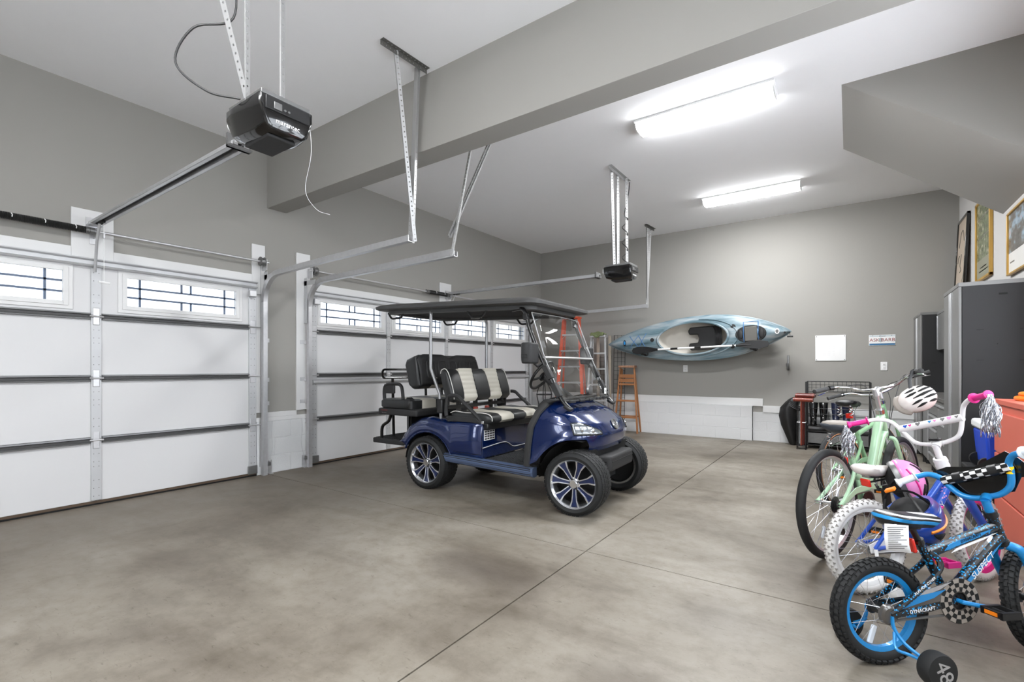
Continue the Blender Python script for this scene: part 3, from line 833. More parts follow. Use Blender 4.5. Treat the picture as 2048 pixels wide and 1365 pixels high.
    # dash and bulkhead
    MB().prism([(XB + .02, .36), (XB + .07, .36), (XB + .16, .90), (XB + .24, .93), (XB + .12, .938), (XB + .05, .88), (XB + .05, .76), (XB + .03, .70)], -.47, .47, 'y').build('dashboard', 'black_matte', cart, bevel=.012)
    for s in (-1, 1):
        for q in (.16, .34):
            MB().lathe([(.038, 0), (.042, .006), (.032, .008), (.030, -.03), (.0005, -.03)], 16, Matrix.Translation((XB + .15, s * q, .938)) @ Matrix.Rotation(-.2, 4, 'Y')).build('cup_holder', 'black', cart)
    # headlights following the cowl's corner
    for s in (-1, 1):
        def hl(u, v, off=.006):
            y0 = .50 + .0 * v; th = (21 + 36 * u) * PI / 180
            z = .648 + (.022 + .075 * min(1, u * 1.5) ** .8) * v
            x, y = cowl_pt(th, z); n = V((x - 1.45, y * 1.0, .1)).normalized() * off
            return (x + n.x, s * (abs(y) + abs(n.y)), z)
        hd = MB().grid(lambda u, v: hl(u, v, .004), 12, 6).build('headlight', 'lens', cart, solid=.012)
        rim = [hl(u, 0, .008) for u in [i / 8 for i in range(9)]] + [hl(1, v, .008) for v in (.33, .66)] + [hl(1 - i / 8, 1, .008) for i in range(9)] + [hl(0, v, .008) for v in (.66, .33)]
        MB().tube(rim, .005, 6, closed=True).build('headlight_bezel', 'black_gloss', hd)
        for (u, v, r) in ((.32, .5, .026), (.68, .45, .022)):
            p = V(hl(u, v, .012)); MB().ell(p, (r * .6, r * .7, r), 8, 12).build('reflector_bowl', 'chrome', hd)
    # round chrome crest on the nose
    ex = V((nose(.705) + .006, 0, .705)); nrm = V((.86, 0, .5)).normalized()
    T = Matrix.Translation(ex) @ nrm.to_track_quat('Z', 'Y').to_matrix().to_4x4()
    lg = MB().lathe([(.0005, .002), (.040, .002), (.042, .008), (.049, .008), (.050, .0), (.0005, -.01)], 28, T).build('nose_badge', 'galv2', cart)
    cr = MB().lathe([(.042, .006), (.046, .012), (.050, .006)], 28, T)
    for k, a in enumerate((-50, -25, 0, 25, 50)):
        q = math.radians(a + 90); cr.tube([(0, -.016, .006), (.026 * math.cos(q), -.016 + .040 * math.sin(q), .006)], .005, 5, T=T)
    cr.tube([(-.018, -.02, .006), (.018, -.02, .006)], .004, 5, T=T)
    cr.build('badge_crown', 'chrome', lg)
    # bumper
    MB().loft([[(x, -.285 + ins, z0), (x, .285 - ins, z0), (x, .285 - ins, z1), (x, -.285 + ins, z1)] for x, ins, z0, z1 in ((1.66, .0, .325, .455), (1.80, .0, .318, .462), (1.835, .025, .330, .455))]).build('bumper', 'black_matte', cart, bevel=.018, seg=3)
    MB().box(1.55, 1.68, -.22, .22, .30, .47).build('bumper_mount', 'dark', cart)
    MB().tube([(1.836, -.25, .41), (1.836, .25, .41)], .004, 5).tube([(1.80, -.288, .41), (1.66, -.288, .41)], .004, 5).build('bumper_groove', 'dark', cart)
    MB().box(1.60, 1.72, -.40, .40, .40, .52).build('front_valance', 'dark', cart)

    # ---- seats: bench cushions and backs in black and beige panels
    bands = [(-.52, -.335, 'seat_black'), (-.335, -.115, 'seat_beige'), (-.115, .115, 'seat_black'), (.115, .335, 'seat_beige'), (.335, .52, 'seat_black')]
    def cushion(name, prof, band_list, parent, edge=.03, T=None):
        """prof: closed (x, z) outline; every band lofted across y, outer ends rounded"""
        cx = sum(p[0] for p in prof) / len(prof); cz = sum(p[1] for p in prof) / len(prof)
        for (a, b, m) in band_list:
            ys = [a, a + .004, a + .02, (a + b) / 2, b - .02, b - .004, b]
            sc_ = [.975, .99, 1.0, 1.0, 1.0, .99, .975]
            if abs(a + .52) < .001: ys = [a, a + .006, a + .02, a + .045] + ys[3:]; sc_ = [.72, .86, .95, 1.0] + sc_[3:]
            if abs(b - .52) < .001: ys = ys[:4] + [b - .045, b - .02, b - .006, b] if len(ys) == 7 else ys; sc_ = sc_[:4] + [1.0, .95, .86, .72] if len(sc_) == 7 else sc_
            rings = [[(cx + (x - cx) * k, y, cz + (z - cz) * k) for x, z in prof] for y, k in zip(ys, sc_)]
            o = MB().loft(rings, T=T).build(name, m, parent, ang=50)
    def ribbed(pts, amp=.004):
        return pts
    seat = [(.26, .675), (.26, .765), (.32, .785), (.45, .775), (.62, .782), (.72, .772), (.758, .745), (.762, .71), (.735, .685), (.45, .675)]
    cushion('seat_cushion_panel', seat, bands, cart)
    back = [(.325, .865), (.355, .90), (.352, .95), (.34, 1.0), (.32, 1.06), (.298, 1.12), (.27, 1.175), (.235, 1.20), (.19, 1.185), (.18, 1.15), (.205, 1.05), (.24, .93), (.27, .875)]
    # the beige back panels get stitched flutes
    fl = []
    for i in range(7):
        z = .90 + i * .045; x = .358 - (z - .90) * .30
        fl += [(x - .004, z), (x + .0005 - .003, z + .010), (x + .0005 - .0105, z + .035)]
    back_b = [(.325, .865)] + fl + [(.262, 1.19), (.235, 1.20), (.19, 1.185), (.18, 1.15), (.205, 1.05), (.24, .93), (.27, .875)]
    back = [(x - .05, z) for x, z in back]; back_b = [(x - .05, z) for x, z in back_b]
    cushion('seat_back_panel', back, [b for b in bands if b[2] == 'seat_black'], cart)
    cushion('seat_back_panel', back_b, [b for b in bands if b[2] == 'seat_beige'], cart)
    for s in (-1, 1):
        MB().tube(spline([(x + .0, s * .498, z) for x, z in back[1:10]], 3), .0045, 6).build('seat_piping', 'piping', cart)
        MB().tube(spline([(x, s * .498, z + .002) for x, z in seat[1:8]], 3), .0045, 6).build('seat_piping', 'piping', cart)
    MB().box(.22, .72, -.51, .51, .625, .688).build('seat_base', 'black', cart, bevel=.01)
    for q in (-.30, -.02, .26):
        MB().box(.18, .215, q - .02, q + .02, .64, .95).build('back_bracket', 'tube_black', cart)
    MB().box(.17, .23, -.50, .50, .80, .835).build('back_rail', 'tube_black', cart)
    for q in (-.10, .10):
        MB().box(.245, .285, q - .018, q + .018, .75, .80).build('belt_buckle', mat('belt_buckle_red', (150, 60, 50), .5), cart, bevel=.004)
    # hip restraints (triangular arm loops)
    for s in (-1, 1):
        y = s * .515
        loop = spline([(.225, y, .735), (.215, y, .80), (.235, y, .915), (.29, y, .938), (.36, y, .935), (.42, y, .89), (.64, y, .715), (.60, y, .700), (.40, y, .715), (.27, y, .712)], 4, closed=True)
        MB().tube(loop, .019, 8, closed=True).build('hip_restraint', 'black_matte', cart)
        MB().prism([(.23, .69), (.66, .69), (.60, .735), (.26, .742)], s * .50, s * .535, 'y').build('restraint_base', 'black_matte', cart, bevel=.006)
        MB().box(.12, .19, s * .49, s * .55, .76, .90).build('belt_reel', 'black', cart, bevel=.012)

    # ---- rear seat unit (faces backwards)
    rb = MB()
    def shell(u, v):
        y = -.50 + u; top = 1.352 - .035 * math.exp(-(y / .07) ** 2) - (.05 * ((abs(y) - .40) / .1) ** 2 if abs(y) > .40 else 0)
        z = 1.03 + (top - 1.03) * v
        return (-.135 - .06 * v + .015 * math.sin(PI * v), y, z)
    rb.grid(shell, 40, 8)
    sh = rb.build('rear_backrest_shell', 'black_matte', cart, solid=.012)
    for q in (-.36, -.18, 0, .18, .36):
        T = frame_T((-.143 + .016, q, 1.20), (0, 1, 0), (-.18, 0, 1))
        MB().tube(spline([(-.06, -.08, .006), (-.06, .05, .006), (-.035, .08, .006), (.035, .08, .006), (.06, .05, .006), (.06, -.08, .006), (.0, -.10, .006)], 4, closed=True), .007, 6, closed=True, T=T).build('moulded_ridge', 'black_matte', sh)
    for q in (-.28, .28): MB().ell((-.125, q, 1.10), (.008, .012, .012), 6, 10).build('fixing_bolt', 'chrome', sh)
    rbk = [(-.14, 1.02), (-.20, 1.345), (-.24, 1.335), (-.34, 1.30), (-.36, 1.25), (-.30, 1.02), (-.25, .985), (-.18, .99)]
    cushion('rear_back_panel', rbk, bands, cart)
    rseat = [(-.27, .77), (-.27, .86), (-.32, .875), (-.55, .87), (-.70, .875), (-.735, .85), (-.735, .79), (-.70, .77)]
    cushion('rear_seat_panel', rseat, [(a, b, m) for a, b, m in bands], cart)
    plat = MB().loft([[(x, -.50 + i, z) for x, z in ()] for i in ()]) if False else MB().box(-.76, -.18, -.52, .52, .700, .772)
    pl = plat.build('rear_seat_platform', 'black_matte', cart, bevel=.018, seg=3)
    T = frame_T((-.66, -.5215, .738), (1, 0, 0), (0, 0, 1))
    text_part('CAUTION', .022, mat('faded_red_print', (120, 50, 50), .6), pl, T @ Matrix.Translation((0, .012, 0)), 'warning_print')
    text_part('keep seated', .014, mat('grey_print', (120, 120, 120), .6), pl, T @ Matrix.Translation((0, -.012, 0)), 'warning_print')
    for s in (-1, 1):
        y = s * .47
        MB().tube(spline([(-.70, y, .775), (-.715, y, .95), (-.68, y, 1.02), (-.55, y, 1.035), (-.46, y, 1.02), (-.43, y, .93), (-.42, y, .775)], 5), .018, 8).build('rear_armrest', 'black', cart)
        MB().box(-.71, -.55, y - .012, y + .012, .93, 1.03).build('armrest_pad', 'black_matte', cart, bevel=.008)
        MB().prism([(-.40, .775), (-.345, .775), (-.285, .87), (-.335, .90)], y - .04, y + .04, 'y').build('belt_reel', 'black', cart, bevel=.008)
        MB().tube(spline([(-.66, s * .42, .70), (-.70, s * .42, .62), (-.80, s * .42, .55), (-.81, s * .42, .40)], 5), .018, 8).build('footrest_strut', 'tube_black', cart)
        MB().box(-.52, -.49, s * .30 - .02, s * .30 + .02, .40, .72).build('footrest_brace', 'tube_black', cart)
    fp = MB().box(-.90, -.42, -.47, .47, .375, .43).build('rear_footplate', 'black_matte', cart, bevel=.010)
    rr = MB()
    for k in range(12): rr.box(-.88 + k * .036, -.868 + k * .036, -.44, .44, .43, .436)
    rr.build('footplate_ribs', 'black_matte', fp)
    MB().box(-.44, -.42, -.35, .35, .43, .70).build('rear_kick_panel', 'dark', cart)
    # rear grab bar: two chrome rails joined at the ends, on two posts
    gb = [(-.80, cy + .035 * math.cos(math.radians(q)), cz + .035 * math.sin(math.radians(q))) for cy, cz, q0 in ((.385, 1.155, 0), (-.385, 1.155, 90), (-.385, 1.13, 180), (.385, 1.13, 270)) for q in range(q0, q0 + 91, 18)]
    MB().tube(gb, .013, 8, closed=True).build('rear_grab_bar', 'black_gloss', cart)
    for s in (-1, 1):
        MB().tube([(-.80, s * .27, 1.09), (-.78, s * .27, .40)], .016, 8).build('grab_bar_post', 'tube_black', cart)

    # ---- roof
    def roof_ring(ins, z, dz_front=-.075):
        pts = []; a, b = -.80 + ins, 1.28 - ins; hw = .585 - ins; rc = .12
        for (cx, cy, a0) in ((b - rc, hw - rc, 0), (a + rc, hw - rc, 90), (a + rc, -hw + rc, 180), (b - rc, -hw + rc, 270)):
            for k in range(7):
                t = math.radians(a0 + 15 * k); pts.append((cx + rc * math.cos(t), cy + rc * math.sin(t)))
        return [(x, y, z + dz_front * (x + .80) / 2.16) for x, y in pts]
    rf = MB().loft([roof_ring(.10, 1.835), roof_ring(.02, 1.835), roof_ring(0, 1.845), roof_ring(.0, 1.868), roof_ring(.03, 1.885), roof_ring(.10, 1.905), roof_ring(.22, 1.915)])
    rfo = rf.build('roof', 'roof', cart, ang=30)
    MB().loft([roof_ring(.10, 1.834), roof_ring(.10, 1.80), roof_ring(.17, 1.80), roof_ring(.17, 1.834)], caps=False).build('roof_underframe', 'roof', rfo)
    MB().loft([roof_ring(.16, 1.83), roof_ring(.16, 1.826)]).build('roof_liner', 'dark', rfo)
    for s in (-1, 1):
        for xx in (-.55, .55):
            z0 = 1.82 - .09 * (xx + .8) / 2.16
            MB().tube(spline([(xx - .12, s * .45, z0), (xx - .07, s * .45, z0 - .06), (xx, s * .45, z0 - .065), (xx + .07, s * .45, z0 - .06), (xx + .12, s * .45, z0)], 4), .011, 6).build('roof_grab_handle', 'black', rfo)
    # rear posts
    for s in (-1, 1):
        MB().tube(spline([(-.16, s * .36, 1.80), (-.06, s * .44, 1.795), (-.02, s * .475, 1.76), (-.02, s * .48, 1.60), (-.02, s * .48, 1.30)], 5) + [(-.02, s * .48, 1.20), (.10, s * .48, .95), (.12, s * .48, .70)], .017, 10).build('rear_roof_post', 'tube_grey', cart)
    # front posts
    for s in (-1, 1):
        MB().tube(spline([(.92, s * .40, 1.745), (1.06, s * .47, 1.742), (1.125, s * .495, 1.69), (1.17, s * .50, 1.55), (1.27, s * .505, 1.33), (1.41, s * .50, 1.06), (1.485, s * .49, .93), (1.545, s * .48, .865)], 5), .019, 10).build('front_roof_post', 'tube_black', cart)
        MB().cbox((0, 0, 0), (.045, .05, .055), Matrix.Translation((1.13, s * .497, 1.66)) @ Matrix.Rotation(-.25, 4, 'Y')).build('post_clamp', 'black', cart, bevel=.006)
        MB().cbox((0, 0, 0), (.075, .06, .03), Matrix.Translation((1.535, s * .48, .868)) @ Matrix.Rotation(.5, 4, 'Y')).build('post_foot', 'black', cart, bevel=.008)
        for zz, xx in ((1.17, 1.355), (1.02, 1.435)):
            MB().cbox((0, 0, 0), (.05, .055, .13), Matrix.Translation((xx, s * .502, zz)) @ Matrix.Rotation(-.50, 4, 'Y')).build('windshield_clip', 'black_matte', cart, bevel=.006)
    # windshield: two acrylic panes and the folding hinge bar
    def pane(z0, z1, x0, x1, w0, w1):
        return MB().grid(lambda u, v: (x0 + (x1 - x0) * v + .03 * (1 - (2 * u - 1) ** 2), (2 * u - 1) * (w0 + (w1 - w0) * v), z0 + (z1 - z0) * v), 8, 2)
    pane(.925, 1.295, 1.485, 1.315, .50, .505).build('lower_windshield', 'shield', cart, solid=.005)
    pane(1.305, 1.70, 1.310, 1.165, .505, .47).build('upper_windshield', 'shield', cart, solid=.005)
    edge = [(1.490, -.50, .925), (1.505, -.25, .918), (1.517, 0, .916), (1.505, .25, .918), (1.490, .50, .925)]
    MB().tube(edge, .010, 6).build('windshield_seal', 'black', cart)
    for zz0, zz1, x0, x1 in ((.925, 1.295, 1.49, 1.32), (1.305, 1.70, 1.315, 1.17)):
        for s in (-1, 1):
            MB().tube([(x0, s * .50, zz0), (x1, s * (.50 if zz1 < 1.4 else .47), zz1)], .0045, 5).build('windshield_edge', 'alu', cart)
    MB().tube([(1.17, -.47, 1.70), (1.20, 0, 1.70), (1.17, .47, 1.70)], .0045, 5).build('windshield_edge', 'alu', cart)
    MB().tube([(1.318, -.505, 1.30), (1.345, 0, 1.30), (1.318, .505, 1.30)], .014, 8, flat=.7).build('windshield_hinge', 'alu', cart)
    for q in (-.36, -.17, .02, .20, .38):
        MB().box(1.475, 1.53, q - .045, q + .045, .905, .93).build('windshield_clip', 'black_matte', cart, bevel=.005)
    st = MB().box(1.505, 1.508, .375, .425, .95, 1.01).build('windshield_sticker', 'white', cart)
    text_part('AS5', .018, 'black', st, frame_T((1.5085, .40, .98), (0, 1, 0), (-.2, 0, 1)))
    # mirrors
    for s in (-1, 1):
        q = MB().loft([[(x, s * (.585 + dy), z) for dy, z in ((-.085 * k, 1.245), (.085 * k, 1.245), (.095 * k, 1.30), (.09 * k, 1.425), (-.09 * k, 1.425), (-.095 * k, 1.30))] for x, k in ((1.18, .93), (1.20, 1.0), (1.24, .97), (1.275, .70))]).build('side_mirror', 'black_matte', cart, bevel=.016, seg=3)
        for k in range(3): MB().box(1.19, 1.25, s * .585 - .094, s * .585 + .094, 1.292 + k * .014, 1.296 + k * .014).build('mirror_groove', 'dark', q)
        MB().tube([(1.24, s * .57, 1.26), (1.27, s * .54, 1.22), (1.30, s * .51, 1.25)], .012, 6).build('mirror_arm', 'black', q)
        MB().box(1.178, 1.181, s * .585 - .075, s * .585 + .075, 1.27, 1.41).build('mirror_glass', 'chrome', q)
    MB().lathe([(.0005, .0), (.045, .0), (.05, -.01), (.045, -.03), (.0005, -.035)], 20, Matrix.Translation((1.46, .08, 1.0)) @ Matrix.Rotation(-PI / 2, 4, 'Y')).build('dash_fan', 'galv2', cart)
    # steering wheel and column on the left
    ax = V((-.82, 0, .57)).normalized(); c = V((.865, .25, 1.13))
    T = Matrix.Translation(c) @ ax.to_track_quat('Z', 'Y').to_matrix().to_4x4()
    sw = MB().tube([(.165 * math.cos(2 * PI * k / 32), .165 * math.sin(2 * PI * k / 32), 0) for k in range(32)], .015, 8, closed=True, T=T)
    swo = sw.build('steering_wheel', 'black', cart)
    sp = MB().lathe([(.0005, .0), (.05, -.005), (.055, -.03), (.03, -.05)], 20, T)
    for a in (200, 340, 90):
        q = math.radians(a); sp.tube([(.04 * math.cos(q), .04 * math.sin(q), -.02), (.158 * math.cos(q), .158 * math.sin(q), 0)], .012, 6, T=T)
    sp.build('steering_spokes', 'black', swo)
    MB().tube([c - ax * .03, c - ax * .42], [.03, .04], 12).build('steering_column', 'black_matte', cart)
    MB().tube([(.90, .02, .35), (.96, .02, .40), (1.0, .02, .38)], .01, 6).build('pedal', 'black', cart)
    return cart
golf_cart()
# ================================================================ BICYCLES  (local x forward from the rear tyre's contact point, y to the left, z up)
M['mint'] = mat('mint_enamel', (176, 214, 178), 0.3, coat=.6, var=.03)
M['mint_dark'] = mat('sage_green_enamel', (150, 196, 150), 0.3, coat=.6, var=.03)
M['royal'] = mat('royal_blue_enamel', (30, 84, 190), 0.3, 0.2, coat=.7, var=.08, scale=14)
M['sky'] = mat('bright_blue_enamel', (28, 136, 204), 0.35, 0.15, coat=.4, var=.04)
M['pink'] = mat('hot_pink_plastic', (226, 40, 140), 0.4, var=.03)
M['pink_soft'] = mat('candy_pink_shell', (232, 140, 200), 0.3, coat=.5, var=.05)
M['white_rubber'] = mat('white_tyre_rubber', (222, 220, 218), 0.6, var=.05, scale=30)
M['grey_rubber'] = mat('grey_knob_rubber', (150, 146, 142), 0.7)
M['tan'] = mat('tan_sidewall', (190, 128, 84), 0.7)
M['steel'] = mat('spoke_steel', (200, 202, 206), 0.25, 0.9)
M['clear'] = mat('clear_reflector', (225, 232, 240), 0.15, coat=.6)
M['mint_grip'] = mat('grey_rubber_grip', (60, 60, 60), 0.7, bump=.3, bscale=140)
M['saddle_grey'] = mat('dark_saddle_vinyl', (52, 56, 64), 0.45, bump=.05)
M['saddle_tan'] = mat('taupe_saddle_top', (150, 142, 134), 0.55)
M['pearl'] = mat('pearl_white_shell', (226, 218, 214), 0.3, coat=.5, var=.03)
M['yellow'] = mat('yellow_sticker', (250, 205, 20), 0.5)
M['smoke'] = mat('smoked_chain_guard', (78, 74, 70), 0.15, coat=.6)
M['paper'] = mat('paper_tag', (244, 244, 244), 0.8)
M['orange_helmet'] = mat('orange_helmet_trim', (248, 140, 30), 0.4)
M['blue_helmet'] = mat('blue_helmet_shell', (24, 62, 150), 0.3, coat=.5, var=.25, scale=18)

def splatter(name, c1, c2, sc_=55.0, thr=.56):
    """two-colour paint splatter print"""
    m, nt, b = new_mat(name)
    tc = nt.nodes.new('ShaderNodeTexCoord'); n = nt.nodes.new('ShaderNodeTexVoronoi'); n.inputs['Scale'].default_value = sc_
    n2 = nt.nodes.new('ShaderNodeTexNoise'); n2.inputs['Scale'].default_value = 16
    nt.links.new(tc.outputs['Object'], n.inputs['Vector']); nt.links.new(tc.outputs['Object'], n2.inputs['Vector'])
    a = nt.nodes.new('ShaderNodeMath'); a.operation = 'MULTIPLY'; nt.links.new(n.outputs['Distance'], a.inputs[0]); nt.links.new(n2.outputs['Fac'], a.inputs[1])
    r = nt.nodes.new('ShaderNodeValToRGB'); r.color_ramp.interpolation = 'CONSTANT'
    r.color_ramp.elements[0].color = lin(c2) + (1,); r.color_ramp.elements[1].color = lin(c1) + (1,); r.color_ramp.elements[1].position = .155
    nt.links.new(a.outputs[0], r.inputs[0]); nt.links.new(r.outputs[0], b.inputs['Base Color'])
    b.inputs['Roughness'].default_value = .3; b.inputs['Coat Weight'].default_value = .4
    return m
def striped(name):
    m, nt, b = new_mat(name); N = nt.nodes.new; Lk = nt.links.new
    tc = N('ShaderNodeTexCoord'); d = N('ShaderNodeVectorMath'); d.operation = 'DOT_PRODUCT'; d.inputs[1].default_value = (.16, 0, 1.0); Lk(tc.outputs['Object'], d.inputs[0])
    r = N('ShaderNodeMapRange'); r.inputs[1].default_value = .545; r.inputs[2].default_value = .645; Lk(d.outputs['Value'], r.inputs[0])
    c = N('ShaderNodeValToRGB'); c.color_ramp.interpolation = 'CONSTANT'; e = c.color_ramp.elements
    st = [(0, (24, 24, 25)), (.42, (30, 140, 205)), (.56, (24, 24, 25)), (.64, (225, 225, 225)), (.70, (24, 24, 25)), (.80, (225, 225, 225)), (.86, (24, 24, 25))]
    while len(e) < len(st): e.new(.5)
    for q, (p, k) in zip(e, st): q.position = p; q.color = lin(k) + (1,)
    Lk(r.outputs[0], c.inputs[0]); Lk(c.outputs[0], b.inputs['Base Color']); b.inputs['Roughness'].default_value = .4
    return m
M['splat'] = splatter('blue_splatter_on_black', (20, 22, 26), (20, 150, 215), 95)
M['splat_blue'] = splatter('pink_confetti_on_blue', (30, 84, 190), (225, 150, 190), 70)

def wheel(bike, name, x, r, tr, rim_m, tyre_m, hub_m='chrome', wall=None, nsp=28, knobs=None, knob_m=None, T=None, rim_h=.016, rim_w=None, ref=True):
    T0 = (T if T is not None else Matrix()) @ Matrix.Translation((x, 0, r)) @ Matrix.Rotation(PI / 2, 4, 'X')
    rc = r - tr; n = 48
    def ringtube(R0, rt, flat=1.0, m=10):
        mb = MB(); RR = []
        for k in range(n):
            a = 2 * PI * k / n
            RR.append([((R0 + rt * math.cos(2 * PI * j / m)) * math.cos(a), (R0 + rt * math.cos(2 * PI * j / m)) * math.sin(a), rt * flat * math.sin(2 * PI * j / m)) for j in range(m)])
        return mb.loft(RR, True, False, True, T0)
    ty = ringtube(rc, tr, m=12).build(name, tyre_m, bike)
    if knobs:
        kb = MB(); cnt, kl, kh = knobs
        for k in range(cnt):
            a = 2 * PI * k / cnt
            for j, phi in enumerate((-62, -30, 0, 30, 62)):
                aa = a + (PI / cnt if j % 2 else 0); ph = math.radians(phi)
                c = V(((rc + tr * math.cos(ph)) * math.cos(aa), (rc + tr * math.cos(ph)) * math.sin(aa), tr * math.sin(ph)))
                nr = V((math.cos(ph) * math.cos(aa), math.cos(ph) * math.sin(aa), math.sin(ph)))
                tg = V((-math.sin(aa), math.cos(aa), 0)); bn = nr.cross(tg)
                Tk = T0 @ Matrix.Translation(c) @ Matrix((tg, bn, nr)).transposed().to_4x4()
                if knob_m == 'grey_rubber':
                    kb.loft([[(-kl, -.006, -.002), (kl, -.006, -.002), (0, .008, -.002)], [(-kl * .8, -.005, kh), (kl * .8, -.005, kh), (0, .006, kh)]], T=Tk)
                else:
                    kb.cbox((0, 0, kh / 2 - .002), (kl * 2, .011 + .003 * (j % 2), kh + .003), Tk)
        ko = kb.build('tread_knobs', knob_m or tyre_m, ty); ko['kind'] = 'stuff'
    if wall:
        for s in (-1, 1):
            mb = MB(); RR = []
            for k in range(n):
                a = 2 * PI * k / n
                RR.append([((rc - .9 * tr * (1 - q) + q * tr * .15) * math.cos(a), (rc - .9 * tr * (1 - q) + q * tr * .15) * math.sin(a), s * (tr * (.55 + .5 * q))) for q in (0, .5, 1)])
            mb.loft(RR, False, False, True, T0).build('sidewall', wall, ty, solid=.002)
    rw = rim_w or tr * .75
    R1 = rc - tr * .72
    prof = [(R1, -rw), (R1 + .004, -rw), (R1 + .004, rw), (R1, rw), (R1 - rim_h, rw * .55), (R1 - rim_h, -rw * .55)]
    MB().lathe(prof, n, T0, loop=True).build('rim', rim_m, ty, ang=30)
    MB().lathe([(.0005, -.055), (.008, -.055), (.010, -.045), (.026, -.035), (.026, -.031), (.016, -.026), (.014, 0), (.016, .026), (.026, .031), (.026, .035), (.010, .045), (.008, .055), (.0005, .055)], 16, T0).build('hub', hub_m, ty)
    sp = MB()
    for k in range(nsp):
        s = 1 if k % 2 else -1; a = 2 * PI * k / nsp; b = a + (.9 if (k // 2) % 2 else -.9)
        sp.tube([(.023 * math.cos(b), .023 * math.sin(b), s * .033), ((R1 - rim_h) * math.cos(a), (R1 - rim_h) * math.sin(a), 0)], .0011, 4, T=T0)
    so = sp.build('spokes', 'steel', ty); so['kind'] = 'stuff'
    if ref:
        MB().cbox((0, 0, 0), (.075, .022, .012), T0 @ Matrix.Rotation(2.75, 4, 'Z') @ Matrix.Translation((0, R1 * .62, 0)) @ Matrix.Rotation(PI / 2, 4, 'Z')).build('spoke_reflector', 'clear', ty, bevel=.004)
    return ty

def saddle(bike, x0, x1, z, w, h, m, name='saddle', topm=None):
    L = x1 - x0
    def ring(t, k=1.0, dz=0):
        x = x0 + L * t
        hw = w * lerp1(t, [0, .06, .22, .45, .7, .92, 1.0], [.30, .80, 1.0, .72, .34, .24, .12]) * k
        top = z + h * lerp1(t, [0, .15, .4, .8, 1], [.10, .25, .08, .0, -.15])
        vk = lerp1(t, [0, .08, .2, .85, 1.0], [.35, .8, 1.0, .9, .35])
        return [(x, hw * math.cos(a) * (1 if math.sin(a) >= 0 else .96), top + dz + (h * .32 * vk * math.sin(a) if math.sin(a) >= 0 else h * .75 * vk * math.sin(a))) for a in [2 * PI * j / 16 for j in range(16)]]
    o = MB().loft([ring(t / 14) for t in range(15)]).build(name, m, bike, ang=60)
    return o

def grip(bike, p, d, L, r, m, flange=True):
    p, d = V(p), V(d).normalized()
    T = Matrix.Translation(p) @ d.to_track_quat('Z', 'Y').to_matrix().to_4x4()
    prof = [(.0005, 0), (r, 0)]
    if flange: prof = [(.0005, 0), (r * 1.75, 0), (r * 1.75, .004), (r, .008)]
    k = 8
    for i in range(k): prof += [(r * 1.04, .012 + (L - .03) * i / k), (r * .98, .012 + (L - .03) * (i + .6) / k)]
    prof += [(r * (1.45 if flange else 1.05), L - .01), (r * (1.45 if flange else 1.05), L - .004), (.0005, L)]
    return MB().lathe(prof, 14, T).build('grip', m, bike)

def cranks(bike, bb, r, L, ang, m_ring, m_arm, right=True, pm='black'):
    x, z = bb
    T0 = Matrix.Translation((x, 0, z)) @ Matrix.Rotation(PI / 2, 4, 'X')
    cr = MB().lathe([(r * .35, .036), (r, .036), (r, .040), (r * .35, .040)], 36, T0, loop=True)
    teeth = 34
    for k in range(teeth):
        a = 2 * PI * k / teeth; cr.cbox((0, 0, 0), (.006, .005, .003), T0 @ Matrix.Rotation(a, 4, 'Z') @ Matrix.Translation((r + .002, 0, .038)))
    for k in range(5): cr.cbox((0, 0, 0), (r * .55, .012, .004), T0 @ Matrix.Rotation(2 * PI * k / 5, 4, 'Z') @ Matrix.Translation((r * .3, 0, .038)))
    c = cr.build('chainring', m_ring, bike)
    for s, a in ((1, ang), (-1, ang + PI)):
        ex, ez = x + L * math.cos(a), z + L * math.sin(a)
        arm = MB().tube([(x, -s * .035, z), (x, -s * .062, z), (x + .15 * L * math.cos(a), -s * .066, z + .15 * L * math.sin(a)), (ex, -s * .072, ez)], .009, 8).build('crank_arm', m_arm, bike)
        pd = MB().box(ex - .042, ex + .042, -s * .080 - .012, -s * .080 + .0, ez - .014, ez + .014).box(ex - .042, ex + .042, -s * .150, -s * .162, ez - .014, ez + .014)
        pd.box(ex - .042, ex - .034, -s * .08, -s * .16, ez - .012, ez + .012).box(ex + .034, ex + .042, -s * .08, -s * .16, ez - .012, ez + .012).tube([(ex, -s * .07, ez), (ex, -s * .155, ez)], .009, 6)
        po = pd.build('pedal', pm, arm)
        for q in (-1, 1): MB().cbox((ex + q * .043, -s * .12, ez), (.005, .045, .014)).build('pedal_reflector', 'orange', arm)
    return c

def chain(bike, a, ra, b, rb, y):
    (xa, za), (xb, zb) = a, b
    pts = [(xa - ra * math.sin(q), y, za + ra * math.cos(q)) for q in [PI * k / 8 for k in range(9)]] + [(xb + rb * math.sin(q), y, zb - rb * math.cos(q)) for q in [PI * k / 12 for k in range(13)]]
    return MB().tube(pts, .0042, 5, closed=True, flat=1.3).build('chain', 'galv2', bike)

def steer_T(hx, hz, ang, rake=.35):
    ax = V((-rake, 0, 1)).normalized()
    return Matrix.Translation((hx, 0, hz)) @ Matrix.Rotation(ang, 4, ax) @ Matrix.Translation((-hx, 0, -hz))

def TP(T, pts): return [tuple(T @ V(p)) for p in pts]

